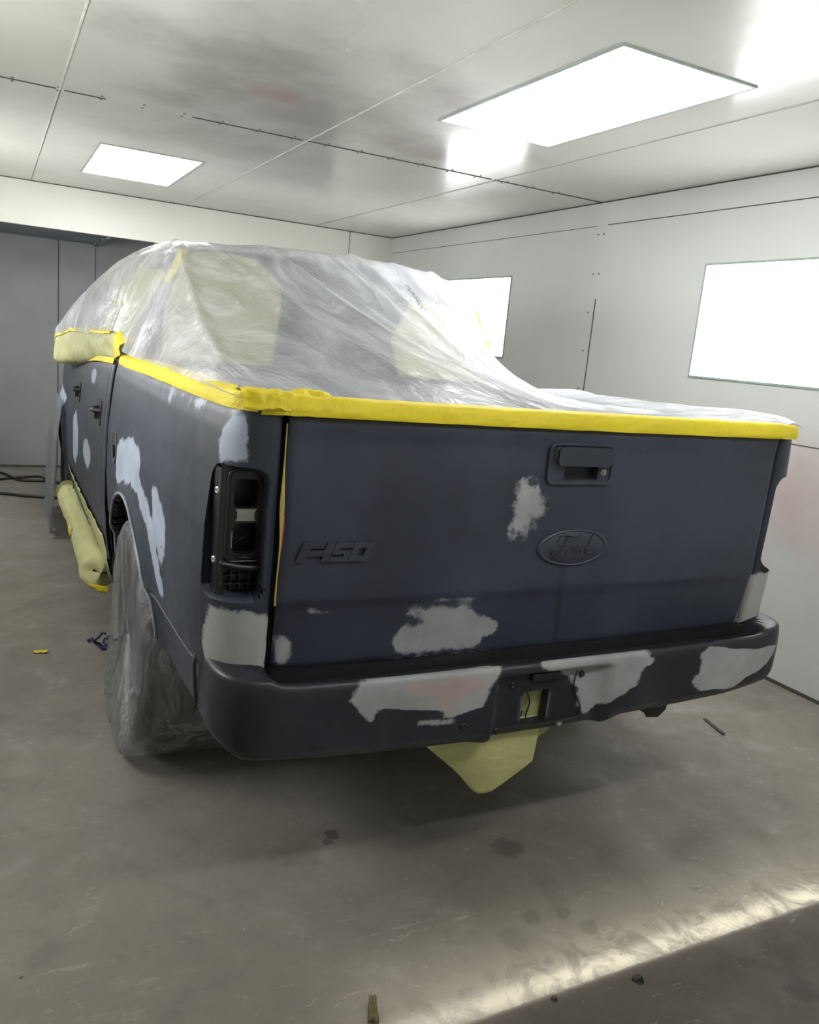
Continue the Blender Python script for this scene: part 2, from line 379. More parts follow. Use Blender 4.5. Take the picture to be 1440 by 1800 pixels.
# header over the recess at the far end, recess walls and soffit
b = MB(); b.box(XL, XW, YB, YB+.05, 2.275, ZC); b.box(1.55, XW, YB, YB+.05, 0, 2.275)
struct(b.build('wall_back', M_wall))
struct(MB().box(XL, 1.6, YG, YG+.05, 0, ZC).build('wall_recess', M_grey))
struct(MB().box(1.55, 1.6, YB+.05, YG, 0, ZC).build('wall_recess_side', M_greyd))
b = MB(); b.box(XL, -.52, YB+.05, YG, 2.275, 2.30); struct(b.build('trim_1', M_greyd))
b = MB(); b.box(-.52, -.49, YB+.05, YG, 2.26, ZC); struct(b.build('trim_2', M_greyd))
b = MB()
for k in range(4): b.tube([(-.535, YB+.25+k*.3, 2.272), (-.535, YB+.25+k*.3, 2.262)], .012, 8)
struct(b.build('trim_3', M_riv))
# seams of the recess wall
b = MB(); b.box(-.85, -.842, YG-.006, YG, 0, 2.28); b.box(-.505, -.499, YG-.004, YG, 0, 2.28)
b.box(XL, 1.55, YG-.012, YG, 0, .02); struct(b.build('trim_4', M_seam))
# ceiling seams: longitudinal pale, transverse dark with a thin open joint
b = MB()
for x in (-1.142, .135, 1.385): b.box(x-.004, x+.004, YF, YB, ZC-.003, ZC)
struct(b.build('trim_5', M_seaml))
b = MB()
for x0, x1, dy in ((XL, -1.16, 0), (-1.12, -.93, .008), (-.5, .11, .006), (.13, 1.35, .0), (1.37, XW, .0)):
    b.box(x0, x1, 2.83+dy, 2.836+dy, ZC-.004, ZC)
b.box(1.385, 1.389, -.5, YB, ZC-.0035, ZC); b.box(-1.14, -1.1375, 2.84, YB, ZC-.0035, ZC)
b.box(-.0, .005, YB-.012, YB, ZC-.01, ZC); b.box(XL, XW, YB-.004, YB, ZC-.006, ZC)
b.box(1.765, 1.769, YB-.004, YB, 2.28, ZC)
struct(b.build('trim_6', M_seam))
# rivets beside the seams
b = MB()
for k in range(17):
    x = -1.35+k*.2
    for dy in (-.035, .035): b.tube([(x, 2.833+dy, ZC), (x, 2.833+dy, ZC-.004)], .006, 8)
for k in range(9):
    z = .35+k*.26
    for dy in (-.03, .03): b.tube([(XW, 2.80+dy, z), (XW-.004, 2.80+dy, z)], .006, 8)
struct(b.build('trim_7', M_riv))
b = MB(); b.box(XW-.004, XW, 2.764, 2.770, 0, 2.0)
b.box(XW-.003, XW, YF, 2.74, 2.484, 2.489); b.box(XW-.003, XW, 2.85, YB, 2.484, 2.487)
b.box(XW-.003, XW, YF, 1.55, 1.255, 1.259); b.box(XW-.012, XW, YF, YB, 0, .016)
b.box(XW-.004, XW, YF, YB, ZC-.006, ZC)
struct(b.build('trim_8', M_seam))

def light_panel(name, label, group, x0, x1, y0, y1, z0, z1, ax):
    cx, cy, cz = (x0+x1)/2, (y0+y1)/2, (z0+z1)/2
    e = empty(name, label, 'light panel', (cx, cy, cz), 0, group)
    w_ = .012
    if ax == 2:
        f = MB()
        X0, X1, Y0, Y1 = x0-cx, x1-cx, y0-cy, y1-cy
        f.box(X0-w_, X1+w_, Y0-w_, Y0, -.006, 0); f.box(X0-w_, X1+w_, Y1, Y1+w_, -.006, 0); f.box(X0-w_, X0, Y0, Y1, -.006, 0); f.box(X1, X1+w_, Y0, Y1, -.006, 0)
        f.build('frame', M_lframe, e); MB().box(X0, X1, Y0, Y1, -.003, 0).build('diffuser', M_light, e)
    else:
        f = MB(); Y0, Y1, Z0, Z1 = y0-cy, y1-cy, z0-cz, z1-cz
        if cx < 0: e.rotation_euler = (0, 0, math.pi)
        f.box(-.006, 0, Y0-w_, Y1+w_, Z0-w_, Z0); f.box(-.006, 0, Y0-w_, Y1+w_, Z1, Z1+w_); f.box(-.006, 0, Y0-w_, Y0, Z0, Z1); f.box(-.006, 0, Y1, Y1+w_, Z0, Z1)
        f.build('frame', M_lframe, e); MB().box(-.003, 0, Y0, Y1, Z0, Z1).build('diffuser', M_light if cx < 0 else M_wlight, e)
    return e
light_panel('ceiling_light', 'large bright rectangular light set in the ceiling above the tailgate', 'ceiling light panels', .472, 1.10, .60, 1.89, ZC, ZC, 2)
light_panel('ceiling_light', 'smaller-looking bright light in the ceiling near the far wall, left of the cab', 'ceiling light panels', -.822, -.19, 3.99, 5.22, ZC, ZC, 2)
light_panel('wall_light', 'bright light panel in the right wall, nearest and cut by the picture edge', 'wall light panels', XW, XW, .55, 1.805, 1.555, 2.182, 0)
light_panel('wall_light', 'bright light panel in the right wall half hidden behind the cab', 'wall light panels', XW, XW, 3.845, 5.09, 1.555, 2.178, 0)
light_panel('wall_light', 'unseen light panel added on the left wall beside the bed', 'added left wall light panels', XL, XL, .55, 1.805, 1.555, 2.182, 0)  # unseen panels added to light the truck's left side
light_panel('wall_light', 'unseen light panel added on the left wall beside the cab', 'added left wall light panels', XL, XL, 3.845, 5.09, 1.555, 2.178, 0)
# tube fixture hanging over the entrance, behind the photographer
e = empty('tube_light', 'long tube light under the ceiling over the booth entrance', 'light', (.3, -1.55, 2.55))
MB().box(-1.3, 1.3, -.05, .05, .03, .085).build('housing', M_wall, e)
MB().tube([(-1.25, 0, 0), (1.25, 0, 0)], .02, 10).build('tube', M_tube, e)

# ------------------------------------------------------------------ the truck
truck = empty('pickup_truck', 'dark grey primered pickup truck with light grey filler patches, parked in the spray booth', 'truck', (0, 0, 0), TY)

# ---- bed sides
PATH = [(-.842, .10), (-.842, .05), (-.844, .015), (-.856, -.002), (-.885, -.002), (-.922, .010), (-.955, .038), (-.978, .082), (-.990, .14), (-.998, .24), (-1.003, .4), (-1.008, .65), (-1.012, .95), (-1.014, 1.25), (-1.014, 1.6), (-1.01, 1.93)]
PP, PL = resample(PATH, 900); LT = PL[-1]
def path_at(u):
    i = min(max(int(np.searchsorted(PL, u))-1, 0), len(PP)-2); t = (u-PL[i])/max(PL[i+1]-PL[i], 1e-9)
    p = PP[i].lerp(PP[i+1], t)
    a, c = PP[max(i-6, 0)], PP[min(i+7, len(PP)-1)]; d = (c-a).normalized()
    return p, Vector((d.y, -d.x))     # inward normal (towards +x on the flank)
def u_of(x=None, y=None):
    for i in range(len(PP)):
        if y is not None and PP[i].y >= y and PL[i] > .3: return PL[i]
        if x is not None and PP[i].x <= x: return PL[i]
WY, WZ, WR = 1.215, .42, .525
ZT = 1.398
def side_off(z, wgt):
    o = interp(z, [.5, .55, .69, .715, .73, .9, 1.1, 1.25, 1.34, 1.385, 1.398, 1.42], [.045, .038, .022, .016, .0, -.010, -.006, .010, .022, .032, .040, .06])
    lean = (1.388-z)/.64*.026
    return o*wgt, lean
def side_pt(u, z, off=0, sgn=1):
    p, n = path_at(u); wgt = ss(.06, .35, u)
    o, lean = side_off(z, wgt)
    x, y = p.x+n.x*(o+off), p.y+n.y*(o+off)+lean*(1-ss(.1, .5, u))
    if wgt > 0:
        r = math.hypot(y-WY, z-WZ); fl = math.exp(-((r-WR)/.045)**2) if r > WR-.06 else 0
        x -= .016*fl*ss(.2, .6, u)
    return (sgn*x, y, z)
U0, U1 = u_of(x=-.8545), None
def rr_sd(cu, cz, w, h, r):
    def f(u, v):
        a = abs(u-cu)-(w/2-r); c = abs(v-cz)-(h/2-r)
        return math.hypot(max(a, 0), max(c, 0))+min(max(a, c), 0)-r
    return f
def arch_sd(u, z):
    p, _ = path_at(u)
    if u < .3: return 1
    s = math.hypot(p.y-WY, z-WZ)-WR
    return s
UTL, UTR = u_of(x=-.862), PL[next(i for i in range(len(PP)) if PP[i].y > .118 and PL[i] > .15)]
tail_sd = rr_sd((UTL+UTR)/2, 1.092, UTR-UTL, .335, .045)
us = lin(0, .34, 52)+lin(.34, LT, 150)[1:]; vs = lin(.56, ZT, 88)
def tail_rim(u, v, P, sgn=1):
    if u > .3:   # wheel arch lip goes inwards
        return [P+Vector((sgn*.012, (WY-P.y)*.02, (WZ-P.z)*.02)), P+Vector((sgn*.05, 0, 0))]
    cu, cz = (UTL+UTR)/2, 1.092; s = .93
    uu, zz = cu+(u-cu)*.95, cz+(v-cz)*.965
    a = Vector(side_pt(uu, zz, .008, sgn)); b_ = Vector(side_pt(cu+(u-cu)*.93, cz+(v-cz)*.95, .03, sgn)); c = Vector(side_pt(cu+(u-cu)*.92, cz+(v-cz)*.945, .055, sgn))
    return [a, b_, c]
bedL = surf('bed_side_panel', lambda u, z: side_pt(u, z), us, vs, M_side, truck, [tail_sd, arch_sd], lambda u, v, P: tail_rim(u, v, P))
bedL['label'] = 'left bed side with pale patches round the wheel arch'
paint(bedL, 'patch', [
    (1, [(388, 802), (385, 775), (398, 748), (415, 731), (430, 733), (433, 755), (430, 785), (433, 808), (412, 806)]),
    (1, [(366, 1058), (400, 1066), (476, 1077), (473, 1100), (468, 1125), (476, 1150), (478, 1186), (430, 1186), (392, 1180), (362, 1158), (358, 1120), (360, 1090)]),
    (1, [(203, 842), (205, 815), (201, 795), (212, 770), (222, 772), (230, 768), (244, 785), (248, 812), (244, 838), (256, 872), (265, 905), (276, 940), (290, 975), (283, 990), (276, 968), (282, 1010), (288, 1048), (280, 1052), (268, 985), (256, 920), (243, 870), (228, 850), (212, 850)]),
    (1, [(268, 860), (273, 850), (281, 880), (289, 915), (291, 950), (290, 968), (281, 962), (271, 955), (267, 935), (268, 900)]),
    (.4, [(300, 690), (330, 697), (358, 712), (340, 709), (305, 696)])])
paint(bedL, 'grey', [(1, [(355, 1040), (480, 1070), (480, 1200), (350, 1190)])])
paint(bedL, 'green', [(1, [(380, 1128), (392, 1135), (400, 1158), (418, 1166), (412, 1176), (390, 1168), (378, 1150)])])
bedR = surf('bed_side_panel', lambda u, z: side_pt(u, z, 0, -1), us, vs, M_side, truck, [tail_sd, arch_sd])
bedR['label'] = 'right bed side with a light grey lower corner'
me = bedR.data; UVs = np.array(o_uv[bedR.name])
a_ = np.minimum(poly_sd([(.02, .70), (.3, .70), (.33, .93), (.02, .93)], UVs[:, 0], UVs[:, 1]), 9)
for nme, arr in (('patch', a_), ('grey', a_-.05), ('green', a_*0+9)):
    at = me.attributes.new(nme, 'FLOAT', 'POINT'); at.data.foreach_set('value', arr.astype(np.float32))

# tail lamp pocket, left: plate facing rearwards with two sockets, slanted side plate, ridge, lower opening
def py_(z): return .058+(1.388-z)/.64*.026
hole1 = rr_sd(-.906, 1.188, .062, .072, .016); hole2 = rr_sd(-.904, 1.076, .062, .078, .016); low = rr_sd(-.908, .964, .092, .066, .015)
pock = surf('tail_lamp_pocket', lambda x, z: (x, py_(z)+.010*ss(-.955, -.968, x), z), lin(-.968, -.848, 40), lin(.925, 1.262, 90), M_dark, bedL, [hole1, hole2, low], lambda u, v, P: [P+Vector((0, .004, 0)), P+Vector((0, .022, 0))])
surf('pocket_side', lambda k, z: (-.968-.006*k, py_(z)+.010+.045*k, z), lin(0, 1, 6), lin(.935, 1.25, 12), M_dark, bedL)
surf('pocket_inner_side', lambda k, z: (-.848+.003*k, py_(z)-.045*k, z), lin(0, 1, 6), lin(.925, 1.262, 12), M_dark, bedL)
def ring_tube(pts, r, name, m, par, closed=True):
    b = MB(); P = pts+[pts[0]] if closed else pts
    b.tube(P, r, 8); return b.build(name, m, par, True)
ring_tube([(a, py_(c)-.002, c) for a, c in rrect(-.905, 1.133, .092, .232, .02)], .0045, 'socket_frame', M_dark, pock)
ring_tube([(-.966+t*.114, py_(1.0)-.010-.006*math.sin(t*3.1), 1.016-.014*math.sin(t*1.6)) for t in lin(0, 1, 16)], .009, 'socket_ridge', M_dark, pock, False)
ring_tube([(-.857, py_(z)-.003, z) for z in lin(.94, 1.24, 12)], .0035, 'side_ridge', M_dark, pock, False)
b = MB(); b.box(-.965, -.848, .150, .155, .925, 1.262); b.build('socket_back', M_dark, pock)
b = MB()
hg = [(-.930, 1.120), (-.880, 1.120), (-.884, 1.128), (-.884, 1.142), (-.879, 1.150), (-.932, 1.150), (-.927, 1.142), (-.927, 1.128)]
b.prism(hg, lambda a, c, d: (a, py_(c)+d, c), -.0015, -.0005); b.build('bare_metal_bridge', M_galv, pock)
b = MB(); b.tube([(-.93, .11, 1.048), (-.878, .115, 1.078)], .004, 8); b.build('cable_clip', M_black, pock, True)
b = MB(); b.tube([(-.925, py_(1.03)-.004, 1.030), (-.87, py_(1.03)-.004, 1.024)], .003, 8); b.build('socket_lip', M_dark, pock, True)
b = MB(); b.box(-.862, -.856, py_(1.2)-.014, py_(1.2), 1.196, 1.212); b.build('latch_clip', M_galv, pock, bevel=.001)
b = MB(); b.box(-.95, -.865, .112, .118, .932, .995)
for z in (.950, .972): b.box(-.95, -.865, .098, .112, z, z+.005)
for x in (-.93, -.908, -.885): b.box(x, x+.005, .096, .112, .935, .995)
b.build('lower_socket', M_black, pock)
def screw(u, z):
    P = Vector((-.9705, py_(z)+.028, z)); d = Vector((-.93, -.37, 0)).normalized()
    a = Vector((0, 0, 1)); c = d.cross(a); m_ = MB()
    m_.lathe([(0, .001), (.0035, .001), (.0035, .0035), (.006, .004), (.0085, .0025), (.0088, 0)], lambda t, r, h: P+d*h+a*(r*math.cos(t))+c*(r*math.sin(t)), 20)
    m_.build('screw', M_bolt, bedL, True, angle=30)
screw(0, 1.192); screw(0, 1.017)
for sg, pr_ in ((1, bedL), (-1, bedR)):
    uu_ = [u_of(y=yv) for yv in lin(.17, .74, 16)]
    b = MB(); b.tube([side_pt(u, .724, -.001, sg) for u in uu_], .005, 8); b.build('side_moulding', M_primer, pr_, True)
    b = MB(); al = []
    for a in lin(math.radians(-14), math.radians(194), 60):
        yv, zv = WY-WR*math.cos(a), WZ+WR*math.sin(a)
        if yv < 1.93 and zv > .565: al.append(side_pt(u_of(y=yv), zv, -.003, sg))
    b.tube(al, .006, 8); b.build('arch_lip', M_side_plain, pr_, True)
    b = MB(); b.tube([(-sg*.984, .168, .60), (-sg*.990, .168, .66), (-sg*.994, .168, .715), (-sg*.99, .165, .75)], .0055, 8); b.build('bumper_seam', M_seam, pr_, True)
# fuel filler door ring on the left side
b = MB(); uf = u_of(y=1.64)
ring = [side_pt(uf+.062*math.cos(t), 1.06+.062*math.sin(t), -.002) for t in lin(0, 2*math.pi, 40)]
b.tube(ring, .004, 8, False); b.build('fuel_door_seam', M_seam, bedL, True)
fd = surf('fuel_door', lambda r, t: side_pt(uf+r*math.cos(t), 1.06+r*math.sin(t), -.004), lin(.001, .056, 6), lin(0, 2*math.pi, 33), M_primer, bedL)
b = MB(); b.prism(ell(0, 0, .014, .026, 20), lambda a, c, d: side_pt(uf-.032+a, 1.05+c, d), -.012, .0); b.build('finger_pull', M_black, bedL, True)
# jamb strip between bed side and tailgate
for s in (1, -1):
    b = MB(); b.box(min(-s*.836, -s*.80), max(-s*.836, -s*.80), .05, .09, .75, 1.38); b.build('bed_jamb', M_dark, truck)

# ---- tailgate
GX = .831
def gate_y(x, z):
    crown = -.026*(1-(x/.83)**2)
    prof = interp(z, [.737, .744, .757, .80, .905, .918, .93, 1.2, 1.33, 1.36, 1.38, 1.392, 1.40], [.040, .030, .0265, .022, .008, .004, 0, -.006, -.006, -.010, -.012, -.008, .004])
    edge = .012*max(0, (abs(x)-GX+.012)/.012)**2
    return crown+prof+edge+.004
gate = surf('tailgate', lambda x, z: (x, gate_y(x, z), z), lin(-GX, GX, 150), lin(.741, 1.40, 74), M_gate, truck, [rr_sd(.018, 1.269, .124, .046, .01)], lambda u, v, P: [P+Vector((0, .02, 0))])
paint(gate, 'patch', [
    (1, [(690, 1142), (698, 1118), (703, 1108), (745, 1096), (738, 1086), (720, 1078), (730, 1070), (762, 1064), (800, 1063), (832, 1070), (850, 1082), (873, 1098), (868, 1113), (842, 1118), (846, 1130), (828, 1138), (790, 1141), (720, 1150), (695, 1150)]),
    (.35, [(910, 850), (930, 850), (952, 872), (948, 902), (934, 908), (920, 895), (918, 868)]),
    (.35, [(906, 930), (918, 916), (938, 925), (925, 944), (902, 946)]),
    (.8, [(480, 1118), (500, 1122), (508, 1142), (500, 1160), (480, 1164)]),
    (1.5, [(542, 1074), (632, 1068), (632, 1071), (542, 1077)]),
    (1.5, [(760, 1056), (835, 1050), (835, 1054), (760, 1061)]),
    (1.2, [(1318, 1092), (1330, 1084), (1330, 1103), (1300, 1106)]),
    (1.2, [(690, 1163), (860, 1148), (860, 1154), (690, 1170)])])
paint(gate, 'streak', [(1, [(984, 992), (993, 992), (986, 1060), (980, 1125), (972, 1125), (978, 1060)])])
# inner face and ends
b = MB(); b.box(-GX+.004, GX-.004, .03, .065, .76, 1.385); b.build('tailgate_inner', M_primer, truck)
b = MB(); b.tube([(.045+.002*math.sin(i), gate_y(.045, z)-.0006, z) for i, z in enumerate(lin(.98, .77, 12))], .0016, 6); 
def gf(a, c, d): return (a, gate_y(a, c)+d, c)
# handle
hx, hz = .012, 1.294
bez = MB()
ro = rrect(hx, hz, .232, .116, .022, 8); ri = rrect(hx, hz, .214, .100, .016, 8)
n = len(ro); bez.add([gf(a, c, .002) for a, c in ro]+[gf(a+(hx-a)*.02, c, -.010) for a, c in ro]+[gf(a, c, -.010) for a, c in ri]+[gf(a, c, .0) for a, c in ri],
        [(i+k*n, (i+1) % n+k*n, (i+1) % n+(k+1)*n, i+(k+1)*n) for k in range(3) for i in range(n)])
bz = bez.build('handle_bezel', M_primer, gate, True, bevel=.0015)
rp = rrect(hx, hz, .215, .101, .016, 8)
hp = MB(); pocket = rr_sd(hx+.006, 1.269, .118, .040, .008)
surf('handle_plate', lambda x, z: gf(x, z, -.003), lin(hx-.107, hx+.107, 46), lin(hz-.05, hz+.05, 26), M_primer, gate, [pocket], lambda u, v, P: [P+Vector((0, .03, 0))])
hp.prism(rrect(hx+.006, 1.269, .13, .048, .008), gf, .022, .024); hp.build('handle_pocket', M_black, gate)
lv = MB(); lv.prism(rrect(hx+.004, 1.317, .176, .042, .010, 6), gf, -.022, -.004)
lv.build('handle_lever', M_primer, gate, True, bevel=.006, seg=3)
lk = MB(); lk.lathe([(0, -.012), (.006, -.012), (.006, -.007), (.010, -.007), (.010, .0)], lambda t, r, h: gf(.094+r*math.cos(t), 1.272+r*math.sin(t), h), 24)
lk.build('lock_cylinder', M_galv, gate, True, angle=30)
# oval emblem with raised script
ex, ez = .026, 1.052
em = MB(); prof = [(1.06, .002), (1.05, -.004), (1.0, -.008), (.96, -.008), (.93, -.005), (.90, -.006), (.6, -.009), (.3, -.0105), (.01, -.011)]
em.lathe(prof, lambda t, r, h: gf(ex+.118*r*math.cos(t), ez+.052*r*math.sin(t), h), 64)
emo = em.build('oval_emblem', M_primer, gate, True)
def script(strokes, cx, cz, s, r, base):
    b = MB()
    for st in strokes:
        pts = [catm(st, t) for t in lin(0, 1, len(st)*5)]
        b.tube([gf(cx+(a+.18*c)*s, cz+c*s, base) for a, c in pts], r, 6)
    return b
F_ = [[(-3.6, 1.0), (-3.2, 1.9), (-2.0, 2.1), (-.8, 1.75), (.2, 1.9), (.5, 2.3)], [(-1.9, 1.9), (-2.2, .6), (-2.6, -.6), (-3.3, -1.3), (-4.0, -.9), (-3.8, -.3)], [(-3.0, .35), (-2.2, .45), (-1.4, .4)],
      [(-.9, .3), (-1.4, -.2), (-1.3, -.9), (-.7, -1.0), (-.3, -.4), (-.5, .2), (-.9, .3), (-.1, .1)],
      [(.3, .3), (.4, -.2), (.2, -1.0)], [(.3, -.3), (.7, .25), (1.1, .2)],
      [(2.3, .2), (1.7, .3), (1.3, -.3), (1.5, -.95), (2.0, -.8), (2.4, 0), (2.7, 1.2), (2.9, 2.0)], [(2.5, .3), (2.4, -.5), (2.6, -1.0), (3.3, -.7)]]
script(F_, ex, ez, .0185, .0016, -.0105).build('emblem_script', M_dark, emo, True)
# raised model lettering
BXL, BZ0, BW = -.797, 1.034, .198
def bf(a, c, d):
    x = BXL+(a+.42*c)*BW/102; z = BZ0+c*.047/22-.0
    return gf(x, z, d)
def letters(name, polys):
    b = MB()
    for pl in polys: b.prism([p_ for p_ in pl], bf, -.010, .002)
    return b.build(name, M_primer, gate, False, bevel=.0012)
R_ = lambda x0, x1, y0, y1: [(x0, y0), (x1, y0), (x1, y1), (x0, y1)]
letters('badge_lettering', [[(0, 0), (11, 0), (11, 7), (30, 7), (30, 13), (11, 13), (11, 16.5), (28, 16.5), (28, 22), (0, 22)],
    [(30, 7), (33, 7), (33, 0), (41, 0), (41, 22), (31.5, 22), (31.5, 13), (30, 13)],
    [(43, 0), (67, 0), (67, 13), (50, 13), (50, 16.5), (67, 16.5), (67, 22), (43, 22), (43, 9), (60, 9), (60, 5), (43, 5)],
    [(69, 0), (94, 0), (94, 22), (69, 22), (69, 12), (76, 12), (76, 16), (87, 16), (87, 6), (76, 6), (76, 11), (69, 11)]])

# ---- rear bumper
BP = [(-.984, .16), (-.987, .10), (-.983, .03), (-.965, -.025), (-.93, -.060), (-.86, -.082), (-.6, -.10), (-.3, -.108), (0, -.11), (.3, -.108), (.6, -.10), (.86, -.082), (.93, -.060), (.965, -.025), (.983, .03), (.987, .10), (.984, .16)]
BPp, BPL = resample(BP, 700); BL = BPL[-1]
def bp_at(u):
    i = min(max(int(np.searchsorted(BPL, u))-1, 0), len(BPp)-2); t = (u-BPL[i])/max(BPL[i+1]-BPL[i], 1e-9)
    p_ = BPp[i].lerp(BPp[i+1], t); a, c = BPp[max(i-4, 0)], BPp[min(i+5, len(BPp)-1)]; d = (c-a).normalized()
    return p_, Vector((-d.y, d.x))    # inward
def bump_top(x):
    ax = abs(x)
    return interp(ax, [0, .80, .835, .86, .93, .985, 1.01], [.741, .741, .745, .757, .760, .764, .768])
def bump_bot(x): 
    return interp(x, [-1.01, -.99, -.93, -.6, -.30, -.25, .0, .17, .24, .7, .9, .97, 1.01], [.60, .575, .545, .530, .522, .512, .512, .516, .536, .545, .565, .60, .64])
def bump_pt(u, t, off=0):              # t 0 bottom .. 1 top, beyond 1 rolls inwards over the top
    p_, n = bp_at(u); x = p_.x; zt, zb = bump_top(x), bump_bot(x)
    tt = min(t, 1); z = zb+(zt-zb)*tt
    o = interp(t, [-.12, 0, .05, .15, .5, .85, .93, .97, 1, 1.04, 1.1, 1.4], [.06, .022, .010, .002, 0, .002, .004, .007, .014, .030, .05, .12])
    if t < 0: z = zb-.0
    if t > 1: z -= interp(t, [1.02, 1.1, 1.4], [0, .028, .034])*(1-ss(.83, .88, abs(x)))
    # plate recess
    k = ss(-.235, -.205, x)*(1-ss(.145, .185, x))*(1-ss(.90, .97, tt) if x > -.9 else 1)*(1 if tt < .93 else 1)
    o += .030*k*(1-ss(.80, .9, tt))+off
    return (x+n.x*o, p_.y+n.y*o, z)
BU = lambda x: BPL[next(i for i in range(len(BPp)) if BPp[i].x >= x)]
hc = (BU(-.125)+BU(-.032))/2
hole_sd = rr_sd(hc, .40, .088, .44, .012)
hs2 = lambda u, t: rr_sd(hc, .075, .088, .095, .006)(u, (t-.37)*.222+.075)
bum = surf('rear_bumper', bump_pt, lin(0, BL, 230), lin(-.1, 1.4, 66), M_bump, truck, [hs2], lambda u, v, P: [P+Vector((0, .03, 0))])
paint(bum, 'patch', [
    (1, [(612, 1232), (622, 1212), (650, 1198), (690, 1190), (760, 1180), (868, 1168), (882, 1178), (868, 1195), (856, 1215), (848, 1242), (800, 1258), (785, 1262), (772, 1248), (720, 1248), (665, 1246), (650, 1268), (625, 1252)]),
    (.4, [(735, 1268), (790, 1265), (790, 1272), (735, 1275)]),
    (.9, [(942, 1173), (978, 1160), (1060, 1149), (1120, 1144), (1143, 1152), (1150, 1162), (1125, 1182), (1122, 1203), (1095, 1222), (1060, 1236), (1025, 1255), (1018, 1240), (1010, 1205), (1000, 1188), (960, 1180)]),
    (1, [(1232, 1150), (1250, 1136), (1300, 1126), (1334, 1118), (1338, 1130), (1326, 1162), (1308, 1192), (1280, 1204), (1228, 1214), (1218, 1198), (1232, 1175)])])
paint(bum, 'pink', [(.7, [(690, 1212), (740, 1196), (858, 1188), (852, 1210), (820, 1222), (790, 1246), (775, 1240), (770, 1222), (730, 1224)])])
# plate bracket and bolts
b = MB()
def bo(x, t, o): return Vector(bump_pt(BU(x), t, o))
for x, t in ((-.165, .70), (.075, .74), (.02, .08), (-.20, .10), (-.33, .28)):
    c0 = bo(x, t, -.004); b = MB(); b.lathe([(0, 0), (.004, 0), (.005, -.002), (.009, -.002), (.010, .006)], lambda a, r, h: (c0.x+r*math.cos(a), c0.y+h, c0.z+r*math.sin(a)), 16); b.build('plate_bolt', M_galv if t == .08 else M_black, bum, True)
b = MB(); c0 = bo(-.06, .78, -.006)
b.box(c0.x-.045, c0.x+.055, c0.y-.008, c0.y+.01, c0.z-.010, c0.z+.012); b.build('plate_lamp', M_black, bum, bevel=.003)
b = MB(); pts = [bo(x, t, -.006) for x, t in ((-.115, .60), (-.105, .45), (-.11, .25), (-.085, .13), (-.05, .12), (.02, .13), (.075, .16), (.085, .3), (.06, .45), (.05, .62), (.055, .80))]
pts = [Vector(catm([tuple(p_) for p_ in pts], t)) for t in lin(0, 1, 50)]
b.tube(pts, .0022, 8); b.build('hanging_wire', M_black, bum, True)
b = MB(); b.box(-.84, .84, .01, .12, .60, .742); b.box(-.93, .93, -.06, .04, .700, .708); b.build('bumper_step', M_black, bum)
b = MB()
b.prism([(.30, .55), (.36, .535), (.385, .50), (.43, .495), (.455, .515), (.46, .55)], lambda a, c, d: (a, d, c), -.06, .02); b.build('tow_connector', M_black, bum, bevel=.006)
# hitch receiver and cross tube
b = MB(); b.box(-.6, .6, .12, .19, .47, .54); b.box(-.10, -.0, -.02, .2, .50, .56); b.build('hitch_tube', M_under, truck, bevel=.006)

# ---- cab and front, left and right flank
GAP = 1.952
def flank_x(y, z):
    o = interp(z, [.30, .42, .50, .62, .75, .9, 1.1, 1.25, 1.34, 1.37, 1.395, 1.41], [.10, .05, .02, .004, -.004, -.006, 0, .012, .024, .030, .042, .055])
    fr_ = interp(y, [0, 4.2, 4.8, 5.4, 5.65, 5.8], [0, 0, .0, .03, .10, .26])
    x = 1.022-o-fr_
    r = math.hypot(y-4.82, z-.42)
    if y > 4.1: x += .022*math.exp(-((r-.5)/.06)**2)
    return x
def belt(y): return interp(y, [1.9, 4.1, 4.5, 5.2, 5.8], [1.40, 1.375, 1.32, 1.25, 1.12])
def flank(name, s, y0, y1, z0, z1, m, holes=(), nyy=None, par=truck):
    def fn(y, z):
        zz = z if z < z1-.02 else z
        bz_ = z0+(min(z, z1)-z0)*(belt(y)-z0)/(z1-z0)
        e = .006*(max(0, 1-(y-y0)/.008)+max(0, 1-(y1-y)/.008))
        return (s*-(flank_x(y, bz_*1.40/belt(y) if bz_ > 1 else bz_)-e), y, bz_)
    ys = [y0, y0+.008]+lin(y0+.016, y1-.016, nyy or 50)+[y1-.008, y1]
    return surf(name, fn, ys, lin(z0, z1, 60), m, par, holes)
farch = lambda y, z: math.hypot(y-4.82, z-.42)-.50
